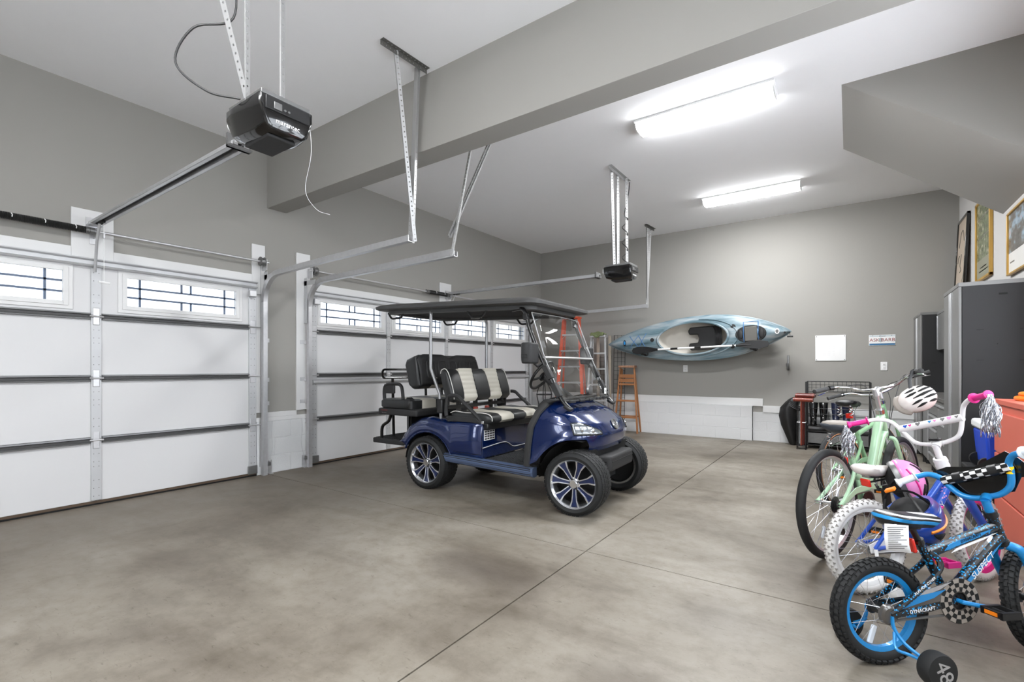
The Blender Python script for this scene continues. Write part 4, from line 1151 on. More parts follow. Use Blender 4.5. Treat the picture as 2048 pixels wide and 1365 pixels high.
# ---------------------------------------------------------------- small blue and black bike with training wheels
def kids_bike():
    H = math.radians(42)
    b = thing('training_bike', 'small blue and black bike with knobbly black tyres and training wheels', 'bicycle', (5.545, 2.485, 0), H)
    b.rotation_euler = (math.radians(-4), 0, H)
    r = .208; BB = (.325, .245)
    ST = steer_T(.585, .52, math.radians(20))
    wheel(b, 'rear_tyre', 0, r, .027, 'sky', 'rubber', 'black', None, 20, (46, .0085, .006), 'rubber', rim_h=.020, rim_w=.016)
    wheel(b, 'front_tyre', .755, r, .027, 'sky', 'rubber', 'black', None, 20, (46, .0085, .006), 'rubber', T=ST, rim_h=.020, rim_w=.016)
    # frame
    tt = MB().tube([(.575, 0, .525), (.40, 0, .475), (.235, 0, .425)], .0195, 10, flat=1.15).build('top_tube', 'splat', b)
    dt = MB().tube([(.600, 0, .485), (.345, 0, .262)], .0235, 10, flat=1.1).build('down_tube', 'splat', b)
    MB().tube([(.205, 0, .475), (.32, 0, .245)], .0165, 10).build('seat_tube', 'splat', b)
    MB().tube([(.562, 0, .575), (.610, 0, .455)], .0205, 12).build('head_tube', 'splat', b)
    MB().tube([(.325, -.035, .245), (.325, .035, .245)], .022, 12).build('bottom_bracket', 'black', b)
    for s in (-1, 1):
        ss = MB().tube(spline([(.235, s * .012, .435), (.265, s * .028, .405), (.24, s * .040, .36), (.10, s * .050, .27), (.0, s * .052, .215)], 5), .0115, 8).build('seat_stay', 'splat', b)
        cs = MB().tube([(.315, s * .030, .24), (.18, s * .045, .222), (.0, s * .052, r)], .0115, 8, flat=1.3).build('chain_stay', 'splat', b)
        if s < 0:
            T = frame_T((.155, -.0625, .318), (.14, 0, .09), (-.09, 0, .14))
            text_part('RUN FOR COVER', .015, 'white', ss, T, shear=.2)
            T = frame_T((.14, -.0595, .223), (.17, 0, .015), (-.02, 0, .17))
            text_part('DYNACRAFT', .020, 'white', cs, T)
    # graphics on the tubes (blue flash with lettering)
    def flash(par, a, c, y, off, wdt, m):
        a, c = V(a), V(c); d = (c - a).normalized(); n = V((-d.z, 0, d.x))
        L = (c - a).length
        pts = [a + n * (off - wdt * .5), a + d * L * .7 + n * (off - wdt * .5), c + n * off, a + d * L * .35 + n * (off + wdt * .5), a + d * L * .12 + n * (off + wdt * .4)]
        return MB().prism([(p.x, p.z) for p in pts], y - .0008, y + .0008, 'y').build('decal', m, par)
    flash(tt, (.30, 0, .446), (.545, 0, .518), -.0205, .003, .020, 'sky'); flash(tt, (.33, 0, .442), (.56, 0, .512), -.0203, -.008, .010, 'white')
    text_part('DYNACRAFT', .018, 'black', tt, frame_T((.43, -.0225, .488), (.25, 0, .072), (-.072, 0, .25)), shear=.15)
    flash(dt, (.365, 0, .288), (.57, 0, .467), -.0245, -.006, .018, 'sky')
    text_part('SUSPECT', .036, 'white', dt, frame_T((.472, -.0268, .371), (.255, 0, .223), (-.223, 0, .255)), shear=.25)
    # fork
    def fk(s): return TP(ST, spline([(.615, s * .012, .445), (.63, s * .045, .425), (.655, s * .052, .37), (.755, s * .052, r)], 5))
    for s in (-1, 1): MB().tube(fk(s), [.020] * 8 + [.017] * 8, 10).build('fork_leg', 'sky', b)
    MB().tube(TP(ST, [(.755, -.06, r), (.755, .06, r)]), .008, 8).tube(TP(ST, [(.755, -.058, r), (.755, -.13, r)]), .014, 8).build('front_axle', 'sky', b)
    text_part('B', .03, 'white', b, ST @ frame_T((.725, -.0715, .255), (1, 0, .4), (-.4, 0, 1)), 'fork_letter')
    # headset, stem and handlebar
    MB().tube([(.612, 0, .448), (.606, 0, .462)], .026, 12).build('headset', 'black', b); MB().tube([(.565, 0, .568), (.556, 0, .590)], .025, 12).build('headset', 'black', b)
    MB().tube(TP(ST, [(.556, 0, .588), (.535, 0, .640)]), .016, 10).tube(TP(ST, [(.535, 0, .635), (.555, 0, .652), (.575, 0, .650)]), [.020, .018, .016], 10).build('stem', 'sky', b)
    RB = ST @ Matrix.Translation((.575, 0, .652)) @ Matrix.Rotation(math.radians(-15), 4, 'X')
    side = [(0, .045, .0), (-.005, .09, .025), (-.012, .118, .08), (-.018, .128, .112), (-.035, .16, .138), (-.06, .205, .138)]
    bar = TP(RB, spline([(x, -y, z) for x, y, z in side[::-1]] + [(0, 0, -.002)] + side, 5))
    MB().tube(bar, .0125, 10).build('handlebar', 'sky', b)
    for s in (-1, 1): grip(b, RB @ V((-.058, s * .202, .138)), RB.to_3x3() @ V((-.045, s * .08, -.015)), .085, .015, 'clear', True)
    # cross pad in checks, straps, number plate
    pa, pb = RB @ V((-.015, .125, .098)), RB @ V((-.015, -.125, .098))
    n = 11; d = (pb - pa) / n; ax = d.normalized(); up = V((0, 0, 1)); fw = ax.cross(up).normalized(); up = fw.cross(ax)
    pad = MB().tube([pa, pb], .0195, 12).build('bar_pad', 'white', b)
    for i in range(n):
        for k in range(8):
            if (i + k) % 2: continue
            q0, q1 = 2 * PI * k / 8, 2 * PI * (k + 1) / 8
            R_ = []
            for t in (i, i + 1): R_.append([pa + d * t + (fw * math.cos(q) + up * math.sin(q)) * rr for rr in (.0195, .0212) for q in (q0, (q0 + q1) / 2, q1)])
            ch = MB(); idx = [0, 1, 2, 5, 4, 3]
            ch.loft([[R_[0][j] for j in idx], [R_[1][j] for j in idx]]).build('pad_check', 'dark', pad)
    for f in (.25, .78):
        c = pa.lerp(pb, f); MB().tube([c - ax * .016, c + ax * .016], .024, 12).build('pad_strap', 'black', pad)
    npl = [(.125, .07), (.150, .15), (.10, .155), (.0, .130), (-.125, .165), (-.155, .125), (-.19, .04), (-.13, .05), (-.085, .0), (.08, .0)]
    MB().loft([TP(RB, [(.018 + t, y, z) for y, z in npl]) for t in (0, .003)]).build('number_plate', 'black_gloss', b)
    st = TP(RB, [(-.014, -.154, .095)])[0]
    MB().tube(TP(RB, [(-.0105, -.1135, .072), (-.0150, -.1235, .100)]), .0137, 10).build('sticker', 'yellow', b)
    # saddle, post, reflector, warning tag
    sd = saddle(b, .03, .31, .575, .080, .065, striped('saddle_stripes'), 'saddle')
    MB().tube([(.165, 0, .555), (.212, 0, .46)], .0125, 10).build('seat_post', 'black', b)
    MB().box(.12, .20, -.02, .02, .53, .555).build('saddle_clamp', 'black', b, bevel=.004)
    MB().tube([(.200, 0, .487), (.207, 0, .470)], .021, 12).build('seat_clamp', 'black_gloss', b)
    rf = MB().cbox((0, 0, 0), (.016, .05, .06), Matrix.Translation((.155, -.005, .468)) @ Matrix.Rotation(-.25, 4, 'Y')).build('rear_reflector', 'red', b, bevel=.006)
    T = frame_T((.02, -.085, .525), (1, -.12, 0), (0, 0, 1))
    tg = MB().add([(-.05, .055, .003), (.05, .045, -.002), (.046, -.03, 0), (.05, -.062, .004), (-.045, -.05, -.002), (-.052, 0, 0)], [(0, 5, 4, 3, 2, 1)], T).build('warning_tag', 'paper', b, solid=.0008)
    ln = MB()
    for k in range(11):
        wd = .038 - (.012 if k % 4 == 3 else 0) - .006 * ((k * 7) % 3)
        ln.box(-.04, -.04 + 2 * wd, .038 - k * .0082, .041 - k * .0082, .003, .0036, T)
    ln.build('tag_print', 'galv2', tg)
    MB().tube([T @ V((0, .05, 0)), (.06, -.03, .56)], .0015, 4).build('tag_string', 'white', tg)
    # crank, clear checkered disc, chain case
    cranks(b, BB, .055, .10, math.radians(-12), 'black', 'sky')
    Td = Matrix.Translation((BB[0], -.046, BB[1])) @ Matrix.Rotation(PI / 2, 4, 'X')
    dsk = MB().lathe([(.035, 0), (.092, 0), (.092, .003), (.035, .003)], 40, Td, loop=True).build('chain_disc', 'smoke', b)
    for j in range(3):
        for k in range(20):
            q0, q1 = 2 * PI * k / 20, 2 * PI * (k + 1) / 20; r0, r1 = .040 + j * .017, .056 + j * .017
            pts = [(r0 * math.cos(q0), r0 * math.sin(q0)), (r1 * math.cos(q0), r1 * math.sin(q0)), (r1 * math.cos(q1), r1 * math.sin(q1)), (r0 * math.cos(q1), r0 * math.sin(q1))]
            MB().prism(pts, .003, .0042, 'z', Td).build('disc_check', 'saddle_tan' if (j + k) % 2 else 'dark', dsk)
    MB().prism([(-.02, .235), (.10, .275), (.27, .325), (.30, .295), (.24, .25), (.10, .23), (.0, .195)], -.050, -.047, 'y').build('chain_case', 'smoke', b)
    flash(b, (.06, 0, .245), (.26, 0, .295), -.0515, .0, .03, 'sky'); flash(b, (.10, 0, .262), (.29, 0, .318), -.0514, .006, .02, 'galv')
    MB().lathe([(.0005, .058), (.030, .057), (.038, .050), (.040, .036)], 24, Matrix.Translation((0, 0, r)) @ Matrix.Rotation(PI / 2, 4, 'X')).build('rear_guard_disc', 'smoke', b)
    chain(b, (0, r), .028, BB, .055, -.040)
    # training wheels
    for s in (-1, 1):
        y = s * .205; z0 = .078 if s < 0 else .070
        st_ = MB().tube(spline([(0, s * .060, r), (.0, s * .066, .165), (.01, s * .10, .12), (.03, s * .165, z0 + .01)], 4), .009, 6, flat=.6).tube(spline([(.0, s * .066, .15), (-.02, s * .09, .10), (-.005, s * .13, z0 + .018), (.03, s * .165, z0 + .004)], 4), .006, 6).build('training_strut', 'sky', b)
        T = Matrix.Translation((.03, y, z0)) @ Matrix.Rotation(-PI / 2 * s, 4, 'X')
        tw = MB().lathe([(.0005, -.026), (.045, -.026), (.060, -.024), (.0635, -.014), (.0635, .014), (.060, .024), (.050, .026), (.0005, .026)], 32, T).build('training_wheel', 'rubber', b)
        T2 = frame_T((.03, y + s * .0265, z0), (.35, 0, -1), (1, 0, .35)) if s < 0 else frame_T((.03, y + s * .0265, z0), (.35, 0, -1), (1, 0, .35))
        text_part('48', .082, 'galv', tw, T2, 'wheel_number')
kids_bike()

# ---------------------------------------------------------------- girl's bike with white tyres
def streamers(bike, p, n, L, seed):
    rnd = random.Random(seed); mb = MB(); p = V(p)
    for k in range(n):
        a = rnd.uniform(0, 2 * PI); sp = rnd.uniform(.008, .038); ll = L * rnd.uniform(.6, 1.05)
        wv = rnd.uniform(.004, .012); ph = rnd.uniform(0, 6); w_ = rnd.uniform(.0018, .0034)
        R_ = []
        for j in range(9):
            t = j / 8; o = V((math.cos(a) * sp * min(1, t * 2.2) + wv * math.sin(ph + t * 9), math.sin(a) * sp * min(1, t * 2.2) + wv * math.cos(ph + t * 8), -ll * t * (1 if t > .1 else .6)))
            tw = ph + t * 7; R_.append([p + o + V((math.cos(tw), math.sin(tw), 0)) * w_, p + o - V((math.cos(tw), math.sin(tw), 0)) * w_])
        mb.loft(R_, closed=False, caps=False)
    o = mb.build('streamers', 'silver', bike, ang=80, solid=.0004); o['kind'] = 'stuff'
    return o

def white_bike():
    H = math.radians(46)
    b = thing('streamer_bike', 'royal blue kids bike with white tyres, pink grips and silver streamers', 'bicycle', (5.516, 3.205, 0), H)
    b.rotation_euler = (math.radians(-3), 0, H)
    r = .248; BB = (.335, .275)
    ST = steer_T(.56, .60, math.radians(14))
    wheel(b, 'rear_tyre', 0, r, .027, 'white', 'white_rubber', 'chrome', None, 28, (44, .008, .004), 'grey_rubber', rim_h=.018)
    wheel(b, 'front_tyre', .80, r, .027, 'pink', 'white_rubber', 'chrome', None, 28, (44, .008, .004), 'grey_rubber', T=ST, rim_h=.022)
    MB().lathe([(.195, -.010), (.199, -.010), (.199, .010), (.195, .010)], 48, Matrix.Translation((0, 0, r)) @ Matrix.Rotation(PI / 2, 4, 'X'), loop=True).build('rim_stripe', 'pink', b)
    MB().tube([(.535, 0, .665), (.585, 0, .545)], .022, 12).build('head_tube', 'royal', b)
    dt = MB().tube(spline([(.575, 0, .575), (.50, 0, .46), (.345, 0, .28)], 5), .0265, 12).build('down_tube', 'splat_blue', b)
    MB().tube(spline([(.555, 0, .615), (.47, 0, .52), (.36, 0, .42), (.27, 0, .41)], 5), .018, 10).build('top_tube', 'royal', b)
    text_part('LOLLY', .045, 'white', dt, frame_T((.455, -.0285, .41), (.155, 0, .18), (-.18, 0, .155)))
    MB().tube([(.21, 0, .53), (.33, 0, .275)], .016, 10).build('seat_tube', 'royal', b)
    MB().tube([(.335, -.035, .275), (.335, .035, .275)], .022, 12).build('bottom_bracket', 'chrome', b)
    for s in (-1, 1):
        MB().tube([(.235, s * .015, .47), (.13, s * .048, .38), (0, s * .054, r)], .010, 8).build('seat_stay', 'royal', b)
        MB().tube([(.325, s * .03, .27), (.16, s * .048, .255), (0, s * .054, r)], .011, 8).build('chain_stay', 'royal', b)
        MB().tube(TP(ST, spline([(.590, s * .01, .535), (.60, s * .048, .52), (.63, s * .056, .46), (.80, s * .054, r)], 5)), .0185, 10, flat=1.2).build('fork_leg', 'royal', b)
    MB().tube(TP(ST, [(.80, -.065, r), (.80, .065, r)]), .008, 8).build('front_axle', 'chrome', b)
    MB().cbox((0, 0, 0), (.03, .055, .014), Matrix.Translation((.30, -.14, .475))).build('toe_strap_clip', 'pink', b, bevel=.003)
    # headset collar, stem, bar
    MB().lathe([(.020, -.03), (.031, -.03), (.034, -.014), (.031, 0), (.034, .014), (.031, .03), (.020, .034)], 20, Matrix.Translation((.533, 0, .672)) @ Matrix.Rotation(-.39, 4, 'Y')).build('headset_collar', 'white', b)
    MB().tube(TP(ST, [(.53, 0, .68), (.495, 0, .775)]), .016, 10).tube(TP(ST, [(.497, 0, .765), (.515, 0, .785), (.535, 0, .785)]), [.023, .023, .020], 10).build('stem', 'white', b)
    MB().cbox((0, 0, 0), (.035, .05, .016), ST @ Matrix.Translation((.50, 0, .805))).build('stem_cap', 'black', b, bevel=.004)
    RB = ST @ Matrix.Translation((.53, 0, .785)) @ Matrix.Rotation(math.radians(-11), 4, 'X')
    side = [(0, .05, 0), (-.005, .11, .025), (-.012, .15, .10), (-.03, .185, .165), (-.07, .235, .19), (-.10, .27, .19)]
    MB().tube(TP(RB, spline([(x, -y, z) for x, y, z in side[::-1]] + [(0, 0, -.002)] + side, 5)), .0115, 10).build('handlebar', 'white', b)
    for s in (-1, 1):
        g0 = RB @ V((-.10, s * .268, .19)); gd = (RB.to_3x3() @ V((-.06, s * .085, -.004))).normalized()
        grip(b, g0, gd, .11, .0155, 'pink', True)
        streamers(b, g0 + gd * .112, 70, .21, 3 + s)
    pa, pb = RB @ V((-.012, .158, .112)), RB @ V((-.012, -.158, .112))
    pad = MB().tube([pa, pb], .021, 14).build('bar_pad', 'white', b)
    ax = (pb - pa).normalized(); up = V((0, 0, 1)); fw = up.cross(ax).normalized() * -1
    rnd = random.Random(5)
    for i, (f, cm, sc_) in enumerate(((.12, 'royal', .012), (.2, 'pink', .009), (.33, 'galv2', .014), (.52, 'sky', .009), (.6, 'pink_soft', .008), (.72, 'galv2', .012), (.82, 'pink_soft', .012), (.93, 'galv2', .010))):
        c = pa.lerp(pb, f) + (fw * .85 + up * .5).normalized() * .0205
        T = frame_T(c, ax, (fw * -.5 + up * .85))
        pts = [(sc_ * .06 * 16 * math.sin(t) ** 3, sc_ * .06 * (13 * math.cos(t) - 5 * math.cos(2 * t) - 2 * math.cos(3 * t) - math.cos(4 * t))) for t in [2 * PI * k / 18 for k in range(18)]]
        MB().prism(pts, -.004, .0012, 'z', T).build('heart_print', cm, pad)
    sd = saddle(b, -.03, .23, .655, .078, .060, 'pearl', 'saddle')
    dec = MB()
    for k in range(9): dec.tube([(.0 + k * .008, -.02 + (k * 5 % 4) * .01, .679), (.010 + k * .008, -.015 + (k * 5 % 4) * .01, .679)], .0018, 5)
    dec.build('saddle_print', 'galv2', sd)
    MB().tube([(.135, 0, .63), (.212, 0, .52)], .0125, 10).box(.02, .16, -.022, .022, .612, .630).build('seat_post', 'chrome', b)
    MB().cbox((0, 0, 0), (.014, .055, .042), Matrix.Translation((.02, 0, .585)) @ Matrix.Rotation(-.25, 4, 'Y')).build('rear_reflector', 'red', b, bevel=.006)
    MB().tube([(.03, 0, .585), (.15, 0, .60)], .005, 6).build('reflector_bracket', 'black', b)
    cranks(b, BB, .06, .11, math.radians(-70), 'white', 'chrome', pm='pink')
    MB().prism([(-.03, .27), (.10, .315), (.34, .355), (.40, .33), (.40, .24), (.33, .205), (.10, .225), (-.02, .225)], -.050, -.047, 'y').build('chain_guard', 'white', b, bevel=.001)
    chain(b, (0, r), .03, BB, .06, -.040)
    for s in (-1, 1):
        y = s * .20
        if s > 0: continue
        MB().tube(spline([(-.0, s * .06, r), (-.0, s * .075, .17), (.0, s * .12, .12), (.0, s * .17, .09)], 4), .009, 6).build('training_strut', 'white', b)
        tw = MB().lathe([(.0005, -.03), (.055, -.03), (.072, -.026), (.076, -.014), (.076, .014), (.072, .026), (.055, .03), (.0005, .03)], 28, Matrix.Translation((.0, y, .098)) @ Matrix.Rotation(PI / 2, 4, 'X')).build('training_wheel', 'white', b)
white_bike()

# ---------------------------------------------------------------- mint step-through cruiser and the sage one behind it
def cruiser(label, name, loc, deg, lean, fm, seat_m, tan, bar_kind, steer, rr=.345):
    H = math.radians(deg)
    b = thing(name, label, 'bicycle', loc, H); b.rotation_euler = (math.radians(lean), 0, H)
    r = rr; BB = (.44, .285); wbs = 1.08
    ST = steer_T(.80, .80, math.radians(steer))
    tw = .027 if not tan else .022
    wheel(b, 'rear_tyre', 0, r, tw, 'alu', 'rubber', 'chrome', 'tan' if tan else None, 32, None, rim_h=.014)
    wheel(b, 'front_tyre', wbs, r, tw, 'alu', 'rubber', 'chrome', 'tan' if tan else None, 32, None, T=ST, rim_h=.014)
    MB().tube([(.765, 0, .885), (.825, 0, .715)], .025, 12).build('head_tube', fm, b)
    MB().tube(spline([(.775, 0, .86), (.72, 0, .79), (.60, 0, .52), (.50, 0, .37), (.44, 0, .285)], 5), .028 if not tan else .021, 12).build('down_tube', fm, b)
    MB().tube(spline([(.815, 0, .74), (.76, 0, .70), (.62, 0, .50), (.46, 0, .44), (.33, 0, .50)], 5) if not tan else [(.81, 0, .76), (.30, 0, .62)], .027 if not tan else .02, 12).build('top_tube', fm, b)
    MB().tube([(.30, 0, .66), (.44, 0, .285)], .018, 10).build('seat_tube', fm, b)
    MB().tube([(.44, -.036, .285), (.44, .036, .285)], .024, 12).build('bottom_bracket', 'black', b)
    for s in (-1, 1):
        MB().tube(spline([(.335, s * .015, .56), (.20, s * .05, .46), (.06, s * .066, .37), (0, s * .066, r)], 4), .0115, 8).build('seat_stay', fm, b)
        MB().tube(spline([(.43, s * .03, .285), (.20, s * .055, .30), (0, s * .066, r)], 4), .0125, 8).build('chain_stay', fm, b)
        MB().tube(TP(ST, spline([(.830, s * .01, .70), (.84, s * .05, .69), (.87, s * .060, .61), (.99, s * .060, .42), (wbs, s * .060, r)], 4)), .0145, 8).build('fork_leg', fm, b)
    MB().tube([(0, -.08, r), (0, .08, r)], .007, 8).build('rear_axle', 'chrome', b)
    MB().tube(TP(ST, [(wbs, -.07, r), (wbs, .07, r)]), .007, 8).build('front_axle', 'chrome', b)
    MB().prism([(.04, .37), (.20, .43), (.42, .44), (.56, .40), (.56, .37), (.40, .40), (.20, .39), (.04, .335)], -.075, -.069, 'y').build('chain_guard', fm, b, bevel=.002)
    cranks(b, BB, .085, .165, math.radians(-115), 'black', 'galv2')
    chain(b, (0, r), .035, BB, .085, -.042)
    cs = MB()
    T0 = Matrix.Translation((0, 0, r)) @ Matrix.Rotation(PI / 2, 4, 'X')
    for k in range(6): cs.lathe([(.012, .040 + k * .004), (.052 - k * .005, .040 + k * .004), (.052 - k * .005, .042 + k * .004), (.012, .042 + k * .004)], 26, T0, loop=True)
    cs.build('cassette', 'black', b)
    MB().tube([(.01, -.075, r - .02), (.0, -.07, r - .10), (.03, -.06, r - .17)], .010, 6).tube([(.03, -.05, r - .17), (.03, -.07, r - .17)], .022, 10).build('derailleur', 'black', b)
    # saddle and post
    sd = saddle(b, .12, .40, .815 if not tan else .90, .125 if not tan else .085, .075 if not tan else .06, seat_m, 'saddle')
    if not tan:
        saddle(b, .128, .385, .828, .114, .066, 'saddle_tan', 'saddle_top').parent = sd
    zs = .78 if not tan else .88
    MB().tube([(.255, 0, zs - .02), (.30, 0, .65)], .0135, 10).build('seat_post', 'chrome', b)
    for s in (-1, 1):
        sp = [(.15 + .014 * math.cos(k * .8), s * .05 + .014 * math.sin(k * .8), zs - .09 + k * .0035) for k in range(26)]
        MB().tube(sp, .0028, 5).build('saddle_spring', 'chrome', b)
        MB().tube([(.15, s * .05, zs - .09), (.24, s * .02, zs - .06), (.35, s * .012, zs - .01)], .0035, 5).build('saddle_rail', 'chrome', b)
    MB().cbox((0, 0, 0), (.014, .055, .045), Matrix.Translation((.21, 0, .60 if not tan else .79))).build('rear_reflector', 'red', b, bevel=.005)
    MB().tube([(.21, 0, .60 if not tan else .79), (.29, 0, .67 if not tan else .79)], .004, 5).build('reflector_bracket', 'black', b)
    # quill stem and bars
    MB().tube(TP(ST, [(.766, 0, .882), (.755, 0, .91)]), .029, 12).build('headset', 'chrome', b)
    zt = 1.045 if not tan else .965
    MB().tube(TP(ST, [(.757, 0, .90), (.71, 0, zt - .03)]), .0145, 10).tube(TP(ST, [(.712, 0, zt - .04), (.705, 0, zt), (.735, 0, zt + .012), (.755, 0, zt + .012)]), [.019, .021, .019, .019], 10).build('stem', 'alu', b)
    RB = ST @ Matrix.Translation((.755, 0, zt + .012)) @ Matrix.Rotation(math.radians(-11 if not tan else -3), 4, 'X')
    if bar_kind == 'cruiser': side = [(0, .04, 0), (.015, .10, .008), (.005, .17, .045), (-.05, .235, .065), (-.115, .275, .065)]; gd = V((-.12, .055, -.012))
    else: side = [(0, .04, 0), (.0, .12, .02), (-.01, .20, .06), (-.03, .26, .07), (-.04, .29, .07)]; gd = V((-.03, .12, .0))
    MB().tube(TP(RB, spline([(x, -y, z) for x, y, z in side[::-1]] + [(0, 0, 0)] + side, 6)), .011, 10).build('handlebar', 'chrome', b)
    for s in (-1, 1):
        e = side[-1]; g0 = RB @ V((e[0], s * e[1], e[2])); g = (RB.to_3x3() @ V((gd.x, s * gd.y, gd.z))).normalized()
        grip(b, g0, g, .125, .0165, 'mint_grip', False)
        lv = RB @ V((e[0] + .025, s * (e[1] - .02), e[2] - .01))
        MB().tube([RB @ V((e[0] + .03, s * (e[1] - .025), e[2])), RB @ V((e[0] + .0, s * (e[1] - .008), e[2]))], .019, 10).build('shifter', 'black', b)
        MB().tube([lv, lv + g * .05 + V((0, 0, -.012)) + RB.to_3x3() @ V((.03, s * .03, 0)), lv + g * .13 + RB.to_3x3() @ V((.035, s * .02, -.02))], .006, 6, flat=.6).build('brake_lever', 'chrome', b)
        mid = RB @ V((.12, s * .12, .05)); end = V((.80, s * .03, .70))
        MB().tube(spline([lv, mid, tuple(V((.80, s * .06, .90))), tuple(end)], 8), .0028, 5).build('brake_cable', 'cable', b)
    return b, RB, side, gd
mint, mint_RB, mint_side, mint_gd = cruiser('mint green step-through bike with a wide dark saddle and chrome swept handlebar', 'cruiser_bike', (5.335, 3.66, 0), 66, -2, 'mint', 'saddle_grey', False, 'cruiser', 4)
cruiser('sage green bike with tan-walled tyres and a slim black saddle', 'tan_wall_bike', (5.40, 4.93, 0), 63, -5, 'mint_dark', 'black', True, 'flat', 38, .335)

# ---------------------------------------------------------------- helmets
def helmet(label, name, loc, rot, s, shell, lower, vents, visor=None, strap='black', accent=None):
    h = thing(name, label, 'helmet', loc, 0); h.rotation_euler = rot
    a, b_, c = .145 * s, .105 * s, .115 * s
    def dome(u, v, k=1.0):
        th = 2 * PI * u; ph = (PI / 2) * v
        x = a * math.cos(th) * math.cos(ph) * (1.0 + .06 * math.cos(th)); y = b_ * math.sin(th) * math.cos(ph)
        z = c * math.sin(ph) * (1 - .06 * math.cos(th))
        return (x * k, y * k, z * k + .0)
    sh = MB().grid(lambda u, v: dome(u, v), 36, 10).build('shell', shell, h, solid=.012 * s, ang=60)
    MB().loft([[tuple(V(dome(k / 36, 0)) + V((0, 0, dz))) if q == 1 else tuple(V(dome(k / 36, 0)) * q + V((0, 0, dz))) for k in range(36)] for q, dz in ((1.02, .008 * s), (1.03, -.012 * s), (.98, -.030 * s), (.86, -.028 * s), (.84, .0))], True, False).build('lower_rim', lower, h)
    MB().ell((0, 0, .01 * s), (a * .84, b_ * .82, c * .8), 8, 20).build('liner', 'dark', sh)
    # long raised-edged vents running front to back
    for (yy, x0, x1, w_) in vents:
        for sg in ((-1, 1) if yy > .01 else (1,)):
            pts_t, pts_b = [], []
            n = 9; top = []; bot = []
            for k in range(n):
                t = k / (n - 1); x = (x0 + (x1 - x0) * t) * s; wd = w_ * s * math.sin(PI * (t * .9 + .05))
                for arr, q in ((top, wd), (bot, -wd)):
                    y = sg * yy * s + q
                    e = max(0.02, 1 - (x / a) ** 2 - (y / b_) ** 2); arr.append((x, y, c * math.sqrt(e) * 1.035 + .006 * s))
            MB().loft([top, bot], closed=False).build('vent', 'dark', sh, solid=.008 * s)
    if visor:
        MB().grid(lambda u, v: (a * (1.02 + .30 * v) * math.cos((u - .5) * 1.7), b_ * (1.02 + .16 * v) * math.sin((u - .5) * 1.7), .012 * s - .03 * s * v), 12, 3).build('visor', visor, h, solid=.005)
    if accent:
        for sg in (-1, 1):
            MB().tube([dome((.08 + .30 * t) if sg > 0 else (.92 - .30 * t), .22 + .12 * math.sin(PI * t), 1.03) for t in [k / 8 for k in range(9)]], .009 * s, 6, flat=.7).build('accent_stripe', accent, sh)
    for sg in (-1, 1):
        MB().tube(spline([(.03 * s, sg * b_ * .85, -.01), (.02 * s, sg * b_ * .6, -.09 * s), (0, sg * .01, -.13 * s)], 5), .006, 4, flat=.3).tube(spline([(-.07 * s, sg * b_ * .75, -.01), (-.03 * s, sg * b_ * .6, -.07 * s), (.01 * s, sg * b_ * .45, -.10 * s)], 5), .006, 4, flat=.3).build('strap', strap, h)
    MB().cbox((0, 0, -.135 * s), (.03, .045, .014)).build('buckle', 'orange' if accent == 'orange_helmet' else 'black', h, bevel=.004)
    return h
# pearl adult helmet, hung by its strap from the mint bike's right grip
V3 = [(.0, -.10, .09, .012), (.034, -.11, .03, .011), (.036, .04, .115, .010), (.070, -.09, .0, .010), (.068, .02, .09, .009)]
wh = helmet('pearl white vented helmet hanging from the chrome handlebar', 'bike_helmet', (5.795, 4.06, 1.005), (math.radians(-58), math.radians(24), math.radians(215)), .76, 'pearl', 'saddle_tan', [(a, b_, c, d * .8) for a, b_, c, d in V3], 'saddle_tan')
def hang(h, pts, m):
    bpy.context.view_layer.update()
    iv = h.matrix_world.inverted()
    MB().tube([iv @ V(p) for p in pts], .011, 4, flat=.3).build('hanging_strap', m, h)
hang(wh, [(5.76, 4.03, 1.07), (5.755, 4.05, 1.13), (5.775, 4.08, 1.19)], 'black')
ph = helmet('pink and lilac child helmet hanging behind the white saddle', 'bike_helmet', (5.665, 3.30, .60), (math.radians(20), math.radians(66), math.radians(28)), .84, 'pink_soft', 'galv2', V3[:3] + V3[4:], None, 'black', 'pink')
bh = helmet('blue child helmet with orange trim hanging upside down beside the small bike', 'bike_helmet', (5.675, 2.95, .50), (math.radians(150), math.radians(-15), math.radians(75)), 1.08, 'blue_helmet', 'blue_helmet', V3[:2] + V3[3:4], None, 'black', 'orange_helmet')
# ================================================================ KAYAK AND PADDLE
def streak_mat():
    m, nt, b = new_mat('marbled_blue_plastic')
    N = nt.nodes.new; Lk = nt.links.new
    tc = N('ShaderNodeTexCoord'); mp = N('ShaderNodeMapping'); mp.inputs['Scale'].default_value = (.9, 5.5, 5.5); Lk(tc.outputs['Object'], mp.inputs[0])
    n = N('ShaderNodeTexNoise'); n.inputs['Scale'].default_value = 1.6; n.inputs['Detail'].default_value = 6; n.inputs['Distortion'].default_value = .6; Lk(mp.outputs[0], n.inputs['Vector'])
    r = N('ShaderNodeValToRGB'); e = r.color_ramp.elements
    for _ in range(3): e.new(.5)
    for q, (p, c) in zip(e, ((.30, (52, 76, 84)), (.40, (98, 122, 132)), (.50, (126, 144, 152)), (.60, (146, 157, 163)), (.74, (178, 182, 182)))): q.position = p; q.color = lin(c) + (1,)
    Lk(n.outputs['Fac'], r.inputs[0]); Lk(r.outputs[0], b.inputs['Base Color']); b.inputs['Roughness'].default_value = .38
    return m
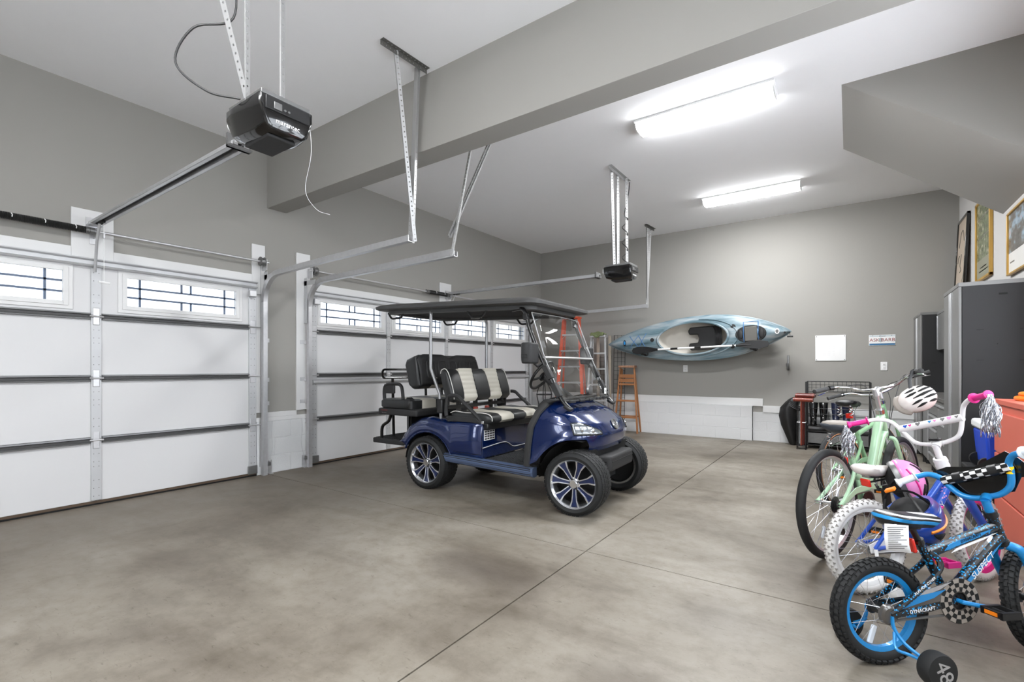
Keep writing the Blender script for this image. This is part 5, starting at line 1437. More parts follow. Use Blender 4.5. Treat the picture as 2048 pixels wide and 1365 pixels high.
def kayak():
    M['kayak'] = streak_mat()
    M['tub'] = mat('pale_hull_inside', (196, 192, 184), .6)
    M['bungee'] = mat('blue_bungee', (70, 120, 175), .6)
    k = thing('kayak', 'marbled pale blue sit-in kayak hung deck outwards on the far wall', 'kayak', (1.70, 8.50, 1.646), 0)
    k.rotation_euler = (0, -math.atan2(.125, 3.0), 0)
    L = 3.0
    # object space: x along, z up, -y out of the wall
    def hw(t):
        s = (t - .57) / (.57 if t < .57 else .43)
        return .372 * max(0.0, 1 - abs(s) ** 2.05) ** .86
    def crown(x, z):
        t = x / L; w_ = max(hw(t), .004)
        return -.105 * (1 - min(1, (z / w_) ** 2)) * min(1, w_ / .12) * (1 - .25 * math.exp(-((t - .5) / .2) ** 2))
    cx, ca, cb = 1.545, .575, .272
    n = 120
    outl = []
    for i in range(n):
        t = i / n
        if t < .5: q = t * 2; sg = 1
        else: q = 2 - 2 * t; sg = -1
        u = .5 - .5 * math.cos(PI * q)
        outl.append((u * L, sg * hw(u)))
    rows = []
    inner = []
    for (x, z) in outl:
        dx, dz = x - cx, z
        a = math.atan2(dz / cb, dx / ca); inner.append((cx + ca * math.cos(a), cb * math.sin(a)))
    for f in [j / 10 for j in range(11)]:
        rows.append([(a[0] + (b[0] - a[0]) * f, 0, a[1] + (b[1] - a[1]) * f) for a, b in zip(inner, outl)])
    rows = [[(x, crown(x, z), z) for x, _, z in r] for r in rows]
    MB().loft(rows, True, False).build('deck', 'kayak', k, ang=60, solid=.006)
    # hull behind the deck
    hull = []
    for f in [j / 8 for j in range(9)]:
        a = f * PI / 2
        hull.append([(x + (L * .5 - x) * .10 * f * f, .30 * math.sin(a) * min(1, hw(x / L) / .2 + .02), z * (math.cos(a) * .985 + .015) if f < 1 else z * .02) for x, z in outl])
    MB().loft(hull, True, False).build('hull', 'kayak', k, ang=60)
    MB().tube([(x, .004, z) for x, z in outl], .010, 8, closed=True).build('gunwale', 'kayak', k)
    rim = [(cx + (ca + .004) * math.cos(2 * PI * j / 64), 0, (cb + .004) * math.sin(2 * PI * j / 64)) for j in range(64)]
    MB().tube([(x, crown(x, z) - .012, z) for x, _, z in rim], .019, 8, closed=True).build('coaming', 'kayak', k)
    rim2 = [(cx + .05 + (ca + .10) * math.cos(2 * PI * j / 64), 0, (cb + .045) * math.sin(2 * PI * j / 64)) for j in range(64)]
    rim2 = [p for p in rim2 if p[0] > cx + .1]
    rim2.sort(key=lambda p: p[2])
    MB().tube([(x, crown(x, z) - .004, z) for x, _, z in rim2], .012, 8).build('deck_ridge', 'kayak', k)
    tub = []
    for f in [j / 6 for j in range(7)]:
        s_ = 1 - .22 * f ** 2 if f < 1 else .02; dep = .22 * math.sin(min(f, .95) / .95 * PI / 2)
        tub.append([(cx + ca * s_ * math.cos(2 * PI * j / 48), crown(cx + ca * math.cos(2 * PI * j / 48), cb * math.sin(2 * PI * j / 48)) * (1 - f) + dep, cb * s_ * math.sin(2 * PI * j / 48)) for j in range(48)])
    MB().loft(tub, True, False).build('cockpit_tub', 'tub', k, ang=60)
    # seat: U-shaped pad and ribbed backrest
    U = [(1.48, .20), (1.86, .20), (1.90, .12), (1.90, -.12), (1.86, -.20), (1.48, -.20), (1.44, -.14), (1.46, -.075), (1.60, -.07), (1.62, 0), (1.60, .07), (1.46, .075), (1.44, .14)]
    st = MB().loft([[(x, .085, z) for x, z in U], [(x, .14, z) for x, z in U]]).build('seat', 'black', k, bevel=.015)
    for j in range(4):
        x = 1.90 + j * .028
        MB().tube(spline([(x, .05 - j * .012, -.19 + j * .012), (x + .02, -.01 - j * .01, 0), (x, .05 - j * .012, .19 - j * .012)], 6), .020, 6).build('backrest_rib', 'black', st)
    # rear hatch with lid, pods, bungees
    hx = 2.455
    hatch = [(hx + .225 * math.cos(2 * PI * j / 36), .142 * math.sin(2 * PI * j / 36)) for j in range(36)]
    h = MB().loft([[(x, crown(x, z) - .004, z) for x, z in hatch], [(hx + (x - hx) * .94, crown(x, z) - .020, z * .94) for x, z in hatch]]).build('rear_hatch', 'black_matte', k, ang=30)
    yy = crown(hx, 0) - .026
    MB().box(hx - .085, hx + .095, yy, yy + .02, -.115, .115).build('hatch_lid', mat('hatch_lid_grey', (92, 90, 86), .6), h, bevel=.02, seg=3)
    for sx in (-.15, .155): MB().ell((hx + sx, yy + .012, 0), (.045, .012, .075), 6, 16).build('hatch_recess', 'black', h)
    for sx in (-.10, .11):
        MB().tube([(hx + sx, crown(hx + sx, .17) - .012, .20), (hx + sx, yy - .008, 0), (hx + sx, crown(hx + sx, -.17) - .012, -.18)], .005, 6).build('hatch_bungee', 'bungee', k)
    MB().tube([(hx - .10, crown(hx, .2) - .010, .20), (hx + .11, crown(hx, .2) - .010, .20)], .005, 6).build('hatch_bungee', 'bungee', k)
    for (x, z, r) in ((.87, .02, .036), (2.20, .14, .040), (2.18, -.18, .034), (2.92, -.012, .016)):
        MB().lathe([(.0005, .012), (r * .55, .012), (r * .6, .004), (r, .002), (r, -.006)], 10, Matrix.Translation((x, crown(x, z) - .004, z)) @ Matrix.Rotation(PI / 2, 4, 'X')).build('deck_fitting', 'black_matte', k)
    for (x, z, rw, rh) in ((.36, .0, .026, .056), (2.825, .012, .03, .045)):
        e = [(x + rw * math.cos(2 * PI * j / 24), z + rh * math.sin(2 * PI * j / 24)) for j in range(24)]
        lg = MB().loft([[(a, crown(a, b) - .006, b) for a, b in e], [(a, crown(a, b) - .0085, b) for a, b in e]]).build('logo_badge', 'dark' if x < 1 else 'white', k)
        e2 = [(x + rw * .68 * math.cos(2 * PI * j / 20), z + rh * .6 * math.sin(2 * PI * j / 20)) for j in range(20)]
        MB().loft([[(a, crown(a, b) - .0085, b) for a, b in e2], [(a, crown(a, b) - .0095, b) for a, b in e2]]).build('logo_inner', 'sky' if x < 1 else 'galv2', lg)
    bz = [((.45, .12), (.62, -.10)), ((.45, -.10), (.62, .12)), ((.62, -.10), (.76, .15)), ((.62, .12), (.76, -.13)), ((.45, .12), (.45, -.10))]
    for a, c in bz[:4]:
        MB().tube([(a[0] + (c[0] - a[0]) * q, crown(a[0] + (c[0] - a[0]) * q, a[1] + (c[1] - a[1]) * q) - .007, a[1] + (c[1] - a[1]) * q) for q in [j / 6 for j in range(7)]], .005, 5).build('bow_bungee', 'bungee', k)
    # stern toggle
    MB().tube([(2.985, -.01, .0), (2.99, -.03, -.07)], .004, 5).tube([(2.95, -.03, -.075), (3.03, -.03, -.08)], .014, 8).build('carry_toggle', 'black', k)
    # wall brackets that carry it
    for X in (2.30, 4.05):
        br = MB().box(X - .02, X + .02, YF - .012, YF, 1.50, 1.90).tube([(X, YF - .01, 1.62), (X, YF - .045, 1.62), (X, YF - .055, 1.66)], .010, 8)
        o = br.build('kayak_bracket', 'black'); tag(o, 'black steel bracket behind the kayak hull near its ' + ('bow' if X < 3 else 'hatch'), 'bracket', 'kayak brackets')
    # paddle
    p = thing('kayak_paddle', 'black-bladed kayak paddle with a white shaft held across the kayak', 'paddle', (2.25, 8.345, 1.517), 0)
    dz = .062 / 2.16
    def P(x, z=0.0, y=0.0): return (x, y, dz * x + z)
    MB().tube([P(.40), P(1.74)], .0155, 12).build('shaft', 'white', p)
    MB().tube([P(.66), P(.78)], .018, 12).build('shaft_sleeve', 'black', p); MB().tube([P(1.06), P(1.16)], .021, 12).build('shaft_sleeve', 'black', p)
    for s, x0 in ((1, 1.70), (-1, .44)):
        bl = [(0, .018), (.10, .040), (.22, .062), (.36, .066), (.45, .045), (.475, .0), (.45, -.045), (.36, -.066), (.22, -.06), (.10, -.035), (0, -.018)]
        MB().loft([[P(x0 + s * a, b * .98, y - .02 * math.sin(PI * min(1, a / .47))) for a, b in bl] for y in (-.004, .006)]).build('blade', 'black', p, bevel=.003)
        MB().tube([P(x0 + s * .0), P(x0 + s * .22, 0, -.012)], [.020, .008], 8).build('blade_spine', 'black', p)
    MB().ell(P(1.66, -.004, .0), (.03, .02, .03), 6, 10).build('drip_ring', 'black', p)
    for X, zz in ((2.44, 1.50), (4.20, 1.555)):
        o = MB().tube(spline([(X, 8.345, zz - .06), (X + .03, 8.37, zz - .075), (X + .045, 8.42, zz - .05), (X + .02, 8.46, zz)], 4), .010, 6).tube([(X - .05, 8.345, zz - .045), (X + .04, 8.345, zz - .055)], .014, 6).build('paddle_clip', 'black')
        tag(o, 'black clip gripping the paddle blade by the kayak ' + ('bow' if X < 3 else 'hatch'), 'clip', 'paddle clips')
kayak()

# ================================================================ LADDERS AND FAR-WALL GOODS
def step_ladder(label, name, loc, rz, H_, wb, wt, nst, rail_m, step_m, depth, cap=None, tread=.09, rail=(.03, .07), rear=True, lean=.10):
    t = thing(name, label, 'ladder', loc, rz)
    def rx(z): return wb / 2 + (wt / 2 - wb / 2) * z / H_
    def fy(z): return -depth / 2 * (1 - z / H_) * 1.0
    for s in (-1, 1):
        MB().loft([[(s * rx(z) + a, fy(z) + b, z) for a, b in ((-rail[0] / 2, -rail[1] / 2), (rail[0] / 2, -rail[1] / 2), (rail[0] / 2, rail[1] / 2), (-rail[0] / 2, rail[1] / 2))] for z in (0, H_)]).build('front_rail', rail_m, t, bevel=.003)
        if rear:
            MB().loft([[(s * (rx(z) - .015) + a, -fy(z) + .05 + b, z) for a, b in ((-.012, -.018), (.012, -.018), (.012, .018), (-.012, .018))] for z in (0, H_ - .03)]).build('rear_rail', rail_m, t, bevel=.002)
    for k in range(1, nst + 1):
        z = H_ * k / (nst + 1)
        st = MB().box(-rx(z) + .01, rx(z) - .01, fy(z) - tread / 2, fy(z) + tread / 2, z - .03, z).build('step', step_m, t, bevel=.003)
        if rail_m != step_m:
            for s in (-1, 1):
                MB().tube([(s * (rx(z) - .015), fy(z) - .04, z - .09), (s * (rx(z) - .075), fy(z) - .04, z - .02)], .006, 5).build('step_brace', step_m, st)
        if rear and k % 2:
            MB().box(-rx(z) + .02, rx(z) - .02, -fy(z) + .04, -fy(z) + .06, z - .02, z).build('rear_bar', step_m, t)
    MB().box(-wt / 2 - .02, wt / 2 + .02, -.08, .10, H_ - .01, H_ + .03).build('top_cap', cap or rail_m, t, bevel=.006)
    return t
M['ladder_orange'] = mat('orange_fibreglass', (226, 92, 60), .5, var=.06)
M['ladder_wood'] = mat('honey_varnished_wood', (158, 104, 62), .5, var=.22, scale=9, bump=.05)
M['old_wood'] = mat('paint_spattered_cap', (150, 112, 88), .8, var=.6, scale=45)
M['pale_wood'] = mat('pale_weathered_wood', (188, 176, 160), .8, var=.12, scale=12)
step_ladder('tall orange fibreglass stepladder with aluminium treads behind the golf cart', 'step_ladder', (.945, 8.42, 0), math.radians(6), 2.18, .62, .32, 6, 'ladder_orange', 'alu', .30, None, .09, (.045, .07))
al = step_ladder('aluminium stepladder with a green cloth on top, beside the orange ladder', 'step_ladder', (1.495, 8.48, 0), math.radians(6), 1.80, .44, .27, 5, 'alu', 'alu', .22)
step_ladder('low paint-spattered wooden stepladder against the white block wall', 'step_ladder', (2.03, 8.60, 0), math.radians(5), 1.22, .44, .26, 3, 'ladder_wood', 'ladder_wood', .24, 'old_wood', .085, (.022, .055))
wl_ = bpy.data.objects['step_ladder.002']
for z in (1.02, .94): MB().box(-.135, .135, -.05, -.035, z, z + .065).build('brand_board', 'ladder_wood', wl_, bevel=.002)
cl = MB().grid(lambda u, v: (1.36 + .26 * u, 8.39 + .18 * v, 1.862 + .022 * math.sin(u * 9) * math.cos(v * 7) + .018 * math.sin(v * 5) - (.06 * max(0, .25 - v) * 4)), 18, 12).build('folded_cloth', mat('olive_cloth', (112, 122, 84), .9, var=.3, scale=20), solid=.02)
tag(cl, 'crumpled olive green cloth lying on the aluminium ladder', 'cloth')
# wooden planks leaning behind the aluminium ladder
for i, x in enumerate((1.40, 1.645)):
    o = MB().box(x - .025, x + .025, 8.66, 8.69, 0, 1.83).build('plank', 'pale_wood', bevel=.002)
    tag(o, ('pale weathered plank behind the aluminium ladder, nearer the orange one', 'pale weathered plank standing beside the black wire grid')[i], 'plank')
# black wire grid panels
def grid_panel(label, x0, x1, y, z1):
    t = thing('wire_grid_panel', label, 'wire panel', (x0, y, 0), 0, 'wire grids')
    W = x1 - x0
    k = 0
    for i in range(int(W / .075) + 1):
        MB().tube([(i * .075, 0, .01), (i * .075, .05, z1)], .0035 if 0 < i < int(W / .075) else .006, 5).build('wire', 'black', t)
    z = .05
    while z < z1:
        MB().tube([(0, .05 * z / z1 - .005, z), (int(W / .075) * .075, .05 * z / z1 - .005, z)], .003, 5).build('wire', 'black', t); z += .085
grid_panel('black wire grid panel leaning on the wall under the kayak bow', 1.70, 1.93, 8.705, 1.84)
grid_panel('black wire grid panel half hidden behind the aluminium ladder', 1.34, 1.66, 8.71, 1.45)
ps = thing('plant_stand', 'small black wrought iron stand behind the golf cart dashboard', 'plant stand', (.30, 8.45, 0))
for a in range(4):
    q = a * PI / 2 + .4; MB().tube(spline([(.14 * math.cos(q), .14 * math.sin(q), 0), (.11 * math.cos(q), .11 * math.sin(q), .4), (.15 * math.cos(q), .15 * math.sin(q), .68), (.06 * math.cos(q), .06 * math.sin(q), .90)], 4), .009, 6).build('leg', 'black', ps)
for z, r in ((.66, .16), (.30, .12)):
    MB().tube([(r * math.cos(2 * PI * k / 20), r * math.sin(2 * PI * k / 20), z) for k in range(20)], .008, 6, closed=True).lathe([(.0005, z - .004), (r, z - .004), (r, z), (.0005, z)], 20).build('shelf_ring', 'black', ps)

# whiteboard, licence plate, sockets, hook
wb_ = thing('whiteboard', 'white square notice board on the far wall beside the licence plate', 'notice board', (5.195, YF, 1.513))
MB().box(-.197, .197, -.012, -.0005, -.197, .197).build('panel', 'white', wb_, bevel=.004)
for sx in (-1, 1):
    for sz in (-1, 1): MB().tube([(sx * .18, -.013, sz * .18), (sx * .18, -.018, sz * .18)], .007, 8).build('screw', 'galv2', wb_)
pr = MB()
for i in range(9):
    for j in range(3): pr.box(-.10 + j * .065, -.10 + j * .065 + .045 - .01 * ((i * 3 + j) % 3), -.0128, -.012, .10 - i * .026, .1025 - i * .026)
pr.build('faint_print', mat('faint_grey_print', (222, 222, 224), .6), wb_)['kind'] = 'stuff'
lp = thing('licence_plate', 'white licence plate reading ASK BARB with a blue lower edge', 'licence plate', (5.825, YF, 1.613), 0)
pl = MB().box(-.155, .155, -.006, -.0006, -.079, .079).build('plate', 'white', lp, bevel=.006)
MB().box(-.149, .149, -.0068, -.0055, -.074, -.047).build('blue_band', mat('plate_blue', (58, 110, 150), .5), pl)
MB().box(-.149, .149, -.0068, -.0055, .052, .074).build('pale_band', mat('plate_pale_blue', (206, 216, 220), .5), pl)
red = mat('plate_red', (140, 40, 34), .5)
for s_, x in (('ASK', -.088), ('BARB', .068)):
    o = text_part(s_, .068, red, lp, frame_T((x, -.0072, .002), (1, 0, 0), (0, 0, 1)))
    o.scale = (1, 1, 1)
text_part('Illinois', .030, mat('plate_ink', (60, 70, 95), .5), lp, frame_T((0, -.0072, .062), (1, 0, 0), (0, 0, 1)), shear=.3)
MB().prism([(-.016 + .022 * math.cos(q), .004 + .034 * math.sin(q)) for q in [2 * PI * k / 20 for k in range(20)]], -.0069, -.006, 'y').build('portrait_oval', mat('plate_grey', (176, 186, 190), .6), lp)
for sx in (-.11, .11): MB().tube([(sx, -.006, .068), (sx, -.010, .068)], .006, 8).build('screw', 'galv2', lp)
def socket(x, z, label):
    t = thing('wall_socket', label, 'wall socket', (x, YF, z), 0, 'wall sockets')
    MB().box(-.040, .040, -.008, -.0005, -.062, .062).build('cover_plate', 'white', t, bevel=.004)
    for s in (-1, 1):
        f = MB().box(-.018, .018, -.011, -.007, s * .026 - .016, s * .026 + .016).build('outlet', 'white', t, bevel=.003)
        for q in (-.007, .007): MB().box(q - .0015, q + .0015, -.0118, -.0105, s * .026 - .004, s * .026 + .007).build('slot', 'dark', f)
socket(3.022, 1.197, 'white wall socket under the kayak'); socket(5.847, 1.232, 'white wall socket under the licence plate')
hk = thing('wall_hook', 'grey steel paddle hook on the wall beside the notice board', 'hook', (4.63, YF, 1.28))
MB().box(-.016, .016, -.012, -.0005, -.11, .13).build('strap', 'galv2', hk, bevel=.005)
MB().tube(spline([(0, -.01, -.06), (0, -.07, -.10), (0, -.12, -.09), (0, -.13, -.03)], 4), .013, 8).tube([(0, -.13, -.05), (0, -.13, .0)], .018, 8).build('arm', 'galv2', hk)

# shoe rack with boots
rk = thing('boot_rack', 'black metal rack with mesh top holding rubber boots', 'rack', (4.90, 8.47, 0))
RW, RD = .78, .30
for x in (0, RW):
    for y in (0, RD): MB().box(x - .011, x + .011, y - .011, y + .011, 0, 1.0 if y > 0 or x >= 0 else .6).build('post', 'black', rk)
for y in (RD,):
    MB().tube([(0, y, 1.0), (RW, y, 1.0)], .008, 6).build('top_rail', 'black', rk); MB().tube([(0, y, .845), (RW, y, .845)], .007, 6).build('mid_rail', 'black', rk)
    for i in range(1, 14): MB().tube([(i * RW / 14, y, .845), (i * RW / 14, y, 1.0)], .003, 5).build('mesh_wire', 'black', rk)
    for z in (.90, .95): MB().tube([(0, y, z), (RW, y, z)], .003, 5).build('mesh_wire', 'black', rk)
for z in (.34, .265, .06):
    MB().box(0, RW, 0, RD, z - .012, z).build('shelf', 'black', rk, bevel=.002)
for z in (.60, .52):
    MB().tube([(0, 0, z), (RW, 0, z)], .004, 5).build('guard_wire', 'black', rk)
MB().box(.02, RW - .02, .04, RD - .02, .075, .235).build('drawer_box', 'galv2', rk, bevel=.004)
def boot(label, x, y, z, rz, m, lean, g):
    t = thing('rubber_boot', label, 'boot', (x, y, z), rz, g)
    R_ = []
    for zz, cx_, a, b in ((.0, .05, .125, .044), (.03, .05, .128, .047), (.06, .045, .118, .046), (.085, .025, .088, .044), (.115, .0, .060, .046), (.16, -.008, .055, .048), (.24, -.005 + lean * .1, .064, .056), (.32, lean * .2, .068, .060), (.335, lean * .22, .069, .061)):
        R_.append([(cx_ + a * math.cos(2 * PI * k / 16), b * math.sin(2 * PI * k / 16), zz) for k in range(16)])
    MB().loft(R_).build('shaft', m, t, ang=60)
    MB().loft([[(.05 + a * math.cos(2 * PI * k / 16), b * math.sin(2 * PI * k / 16), zz) for k in range(16)] for zz, a, b in ((0, .130, .048), (.018, .132, .050))]).build('sole', 'dark', t)
    MB().tube([(lean * .22 + .069 * math.cos(2 * PI * k / 16), .061 * math.sin(2 * PI * k / 16), .335) for k in range(16)], .004, 5, closed=True).build('top_band', m, t)
M['navy_boot'] = mat('navy_rubber', (28, 34, 58), .35)
for (x, m, lean) in ((4.985, 'black_gloss', -.15), (5.115, 'black_gloss', -.35)):
    boot('glossy black rubber boot ' + ('against the rack post by the red mallets' if x < 5.05 else 'standing between another black boot and a navy one'), x, 8.62, .341, math.radians(-88), m, lean, 'black boots')
for (x, m, lean) in ((5.27, 'navy_boot', -.2), (5.40, 'navy_boot', .1)):
    boot('navy rubber boot on the rack ' + ('next to a black one' if x < 5.3 else 'at the end of the row of boots'), x, 8.62, .341, math.radians(-88), m, lean, 'navy boots')
# croquet mallets in their stand
M['mallet'] = mat('red_stained_wood', (138, 58, 40), .35, var=.25, scale=14, coat=.3)
M['mallet_dark'] = mat('dark_red_stain', (104, 34, 26), .35, var=.2, scale=14, coat=.3)
cs = thing('mallet_stand', 'low black wire stand holding the bundle of red mallets', 'stand', (4.851, 8.35, 0))
MB().box(-.06, .06, -.09, .09, .05, .062).build('base', 'black', cs)
for sx in (-1, 1):
    for sy in (-1, 1): MB().tube([(sx * .055, sy * .085, 0), (sx * .055, sy * .085, .40)], .006, 6).build('upright', 'black', cs)
MB().tube([(-.055, -.085, .40), (.055, -.085, .40), (.055, .085, .40), (-.055, .085, .40)], .005, 5, closed=True).build('hoop', 'galv', cs)
for i, (dx, dy, z, m) in enumerate(((.0, -.09, .735, 'mallet'), (.02, -.05, .795, 'mallet_dark'), (.0, -.01, .735, 'mallet'), (.03, .04, .80, 'mallet_dark'))):
    t = thing('croquet_mallet', ('reddish croquet mallet at the open side of the bundle, its head low', 'dark red croquet mallet with its head resting over two lower heads', 'reddish croquet mallet with its low head in the middle of the bundle', 'dark red croquet mallet on the wall side of the bundle')[i], 'mallet', (4.851 + dx, 8.35 + dy, .063), math.radians(-8), 'croquet mallets')
    MB().tube([(0, 0, 0), (0, 0, z - .085)], .0105, 10).build('handle', m, t)
    h = MB().tube([(-.10, 0, z - .063), (.15, 0, z - .063)], .029, 16).build('head', m, t)
    for s in (-1, 1): MB().tube([(.025 + s * .10, 0, z - .063), (.025 + s * .112, 0, z - .063)], .0298, 16).build('band', 'mallet_dark' if m == 'mallet' else 'mallet', h)
# slouching black bag
R_ = []
for z, cx_, a, b in ((0.0, .03, .035, .05), (.03, .03, .06, .06), (.15, .01, .085, .075), (.30, -.02, .110, .085), (.45, -.035, .125, .09), (.58, -.02, .120, .09), (.66, .02, .100, .085), (.72, .05, .075, .075), (.75, .07, .04, .05)):
    R_.append([(cx_ + a * math.cos(q) * (1 + .07 * math.sin(5 * q + z * 9)), b * math.sin(q) * (1 + .10 * math.sin(4 * q + z * 6)), z) for q in [2 * PI * k / 28 for k in range(28)]])
bg_ = thing('carry_bag', 'slouching black nylon bag standing beside the red mallets', 'bag', (4.68, 8.69, 0))
MB().loft(R_).build('sack', mat('black_nylon', (24, 24, 25), .35, bump=.3, bscale=14), bg_, ang=60)
for k in range(4):
    MB().tube(spline([(.0 - .01 * k, -.085 + .004 * k, .70 - k * .022), (.08, -.095, .63 - k * .022), (.14, -.05, .60 - k * .02)], 5), .008, 6).build('strap_coil', 'black', bg_)

# ================================================================ CABINETS
M['cab_side'] = mat('charcoal_cabinet', (48, 48, 49), .6, var=.03, spec=.25)
M['cab_front'] = mat('grey_cabinet_door', (122, 122, 121), .4, .25, var=.03)
M['worktop'] = mat('grey_worktop', (92, 90, 88), .5, var=.15)
def cabinet(label, y0, y1, x0, z0, z1, doors, drawers=0, slots=False, legs=True):
    t = thing('garage_cabinet', label, 'cabinet', (x0, y0, 0), 0, 'garage cabinets')
    D, W = XR - .004 - x0, y1 - y0
    MB().box(.022, D, 0, W, z0, z1).build('carcass', 'cab_side', t, bevel=.004)
    if doors:
        dw = W / doors
        for k in range(doors):
            d = MB().box(0, .020, k * dw + .003, (k + 1) * dw - .003, z0 + .01, z1 - .035).build('door', 'cab_front', t, bevel=.004)
            yh = k * dw + (dw - .045 if k % 2 == 0 and doors > 1 else .03)
            MB().box(-.010, .001, yh - .010, yh + .010, z0 + .02, z1 - .045).build('door_handle', 'alu', d, bevel=.003)
            MB().tube([(-.004, yh + .03, (z0 + z1) / 2 - .1), (.0, yh + .03, (z0 + z1) / 2 - .1)], .008, 8).build('lock', 'chrome', d)
    for k in range(drawers):
        h = (z1 - z0 - .03) / drawers
        d = MB().box(0, .020, .004, W - .004, z0 + k * h + .004, z0 + (k + 1) * h - .004).build('drawer', 'cab_front', t, bevel=.003)
        MB().box(-.014, .002, .01, W - .01, z0 + (k + 1) * h - .03, z0 + (k + 1) * h - .012).build('drawer_pull', 'alu', d, bevel=.003)
    MB().box(-.002, D, -.001, W + .001, z1 - .034, z1).build('top_cap', 'cab_front' if not slots else 'cab_front', t, bevel=.003).data
    if slots:
        for zz in (.35, .62, .90, 1.17, 1.42):
            for xx in (.13, .38): MB().box(xx - .022, xx + .022, -.0015, .001, z0 + zz, z0 + zz + .004).build('shelf_slot', 'dark', t)
        for zz in (.5, 1.3): MB().box(.228, .236, -.0015, .001, z0 + zz, z0 + zz + .008).build('screw_hole', 'dark', t)
        MB().box(.24, .29, -.0025, .001, z1 - .12, z1 - .105).build('hanger_slot', 'dark', t)
    if legs:
        for xx in (.05, D - .05):
            for yy in (.05, W - .05): MB().tube([(xx, yy, 0), (xx, yy, z0 + .01)], [.024, .02], 10).build('leg', 'black', t)
    return t
cabinet('tall charcoal cabinet with grey doors beside the cooler', 5.42, 6.18, 6.18, .10, 1.92, 2, 0, True)
cabinet('tall charcoal cabinet with grey doors in the far corner', 8.05, 8.84, 6.18, .10, 1.92, 2, 0, True)
cabinet('grey wall-hung cupboard between the two tall cabinets', 6.20, 8.03, 6.34, 1.42, 1.905, 3, 0, False, False)
cabinet('low cabinet with a grey door beside the far tall cabinet', 7.43, 8.04, 6.20, .10, .86, 1)
cabinet('low cabinet with a stack of grey drawers under the worktop', 6.81, 7.42, 6.20, .10, .86, 0, 5)
cabinet('low cabinet with grey drawers next to the near tall cabinet', 6.19, 6.80, 6.20, .10, .86, 0, 4)
wt = MB().box(6.18, XR - .004, 6.19, 8.04, .862, .90).build('worktop', 'worktop', bevel=.004)
tag(wt, 'long grey worktop spanning the low drawers between tall cabinets', 'worktop')

# drawer cabinet in salmon, cooler on a black box
M['salmon'] = mat('salmon_enamel', (214, 106, 88), .45, var=.03)
fc = thing('filing_cabinet', 'salmon painted metal drawer cabinet beside the bikes', 'filing cabinet', (6.28, 3.85, 0))
MB().box(.012, .36, 0, .93, .02, .985).build('carcass', 'salmon', fc, bevel=.004)
MB().box(.0, .365, -.004, .934, .955, .99).build('top', 'salmon', fc, bevel=.004)
for k in range(3):
    z0, z1 = .05 + k * .288, .05 + (k + 1) * .288 - .012
    d = MB().box(-.004, .014, .025, .905, z0, z1).build('drawer', 'salmon', fc, bevel=.004)
    MB().lathe([(.0005, .03), (.018, .03), (.020, .022), (.010, .012), (.010, 0)], 14, Matrix.Translation((-.004, .845, (z0 + z1) / 2 + .02)) @ Matrix.Rotation(-PI / 2, 4, 'Y')).build('knob', 'galv2', d)
og = MB().tube([(6.44 + .09 * math.cos(2 * PI * k / 28), 4.55 + .12 * math.sin(2 * PI * k / 28), 1.006) for k in range(28)], .016, 8, closed=True).tube([(6.44 + .07 * math.cos(2 * PI * k / 28), 4.55 + .10 * math.sin(2 * PI * k / 28), 1.034) for k in range(28)], .015, 8, closed=True).build('cable_coil', 'orange'); tag(og, 'coil of orange cable lying on the salmon drawer cabinet', 'cable')
bx_ = thing('storage_box', 'black storage box on the floor under the blue cooler', 'box', (6.44, 5.10, 0))
MB().box(-.24, .20, -.24, .27, .005, .40).build('bin', 'black', bx_, bevel=.015); MB().box(-.25, .21, -.25, .28, .40, .435).build('lid', 'black_matte', bx_, bevel=.008)
co = thing('cooler', 'blue wheeled cooler with a white lid on the black box', 'cooler', (6.42, 5.10, .436))
M['cooler_blue'] = mat('cooler_blue', (34, 74, 200), .4)
MB().loft([[(-.15 - k, -.20 - k, z), (.15 + k, -.20 - k, z), (.15 + k, .20 + k, z), (-.15 - k, .20 + k, z)] for z, k in ((.03, 0), (.30, .02))]).build('body', 'cooler_blue', co, bevel=.02)
MB().box(-.18, .18, -.23, .23, .30, .37).build('lid', 'white', co, bevel=.02)
for s in (-1, 1):
    MB().lathe([(.0005, -.018), (.05, -.018), (.052, 0), (.05, .018), (.0005, .018)], 20, Matrix.Translation((-.15, s * .16, .053)) @ Matrix.Rotation(PI / 2, 4, 'X')).build('wheel', 'black', co)
MB().tube([(-.10, -.225, .02), (-.10, -.235, .30), (.10, -.235, .30), (.10, -.225, .02)], .018, 8).build('tow_handle', 'galv2', co)

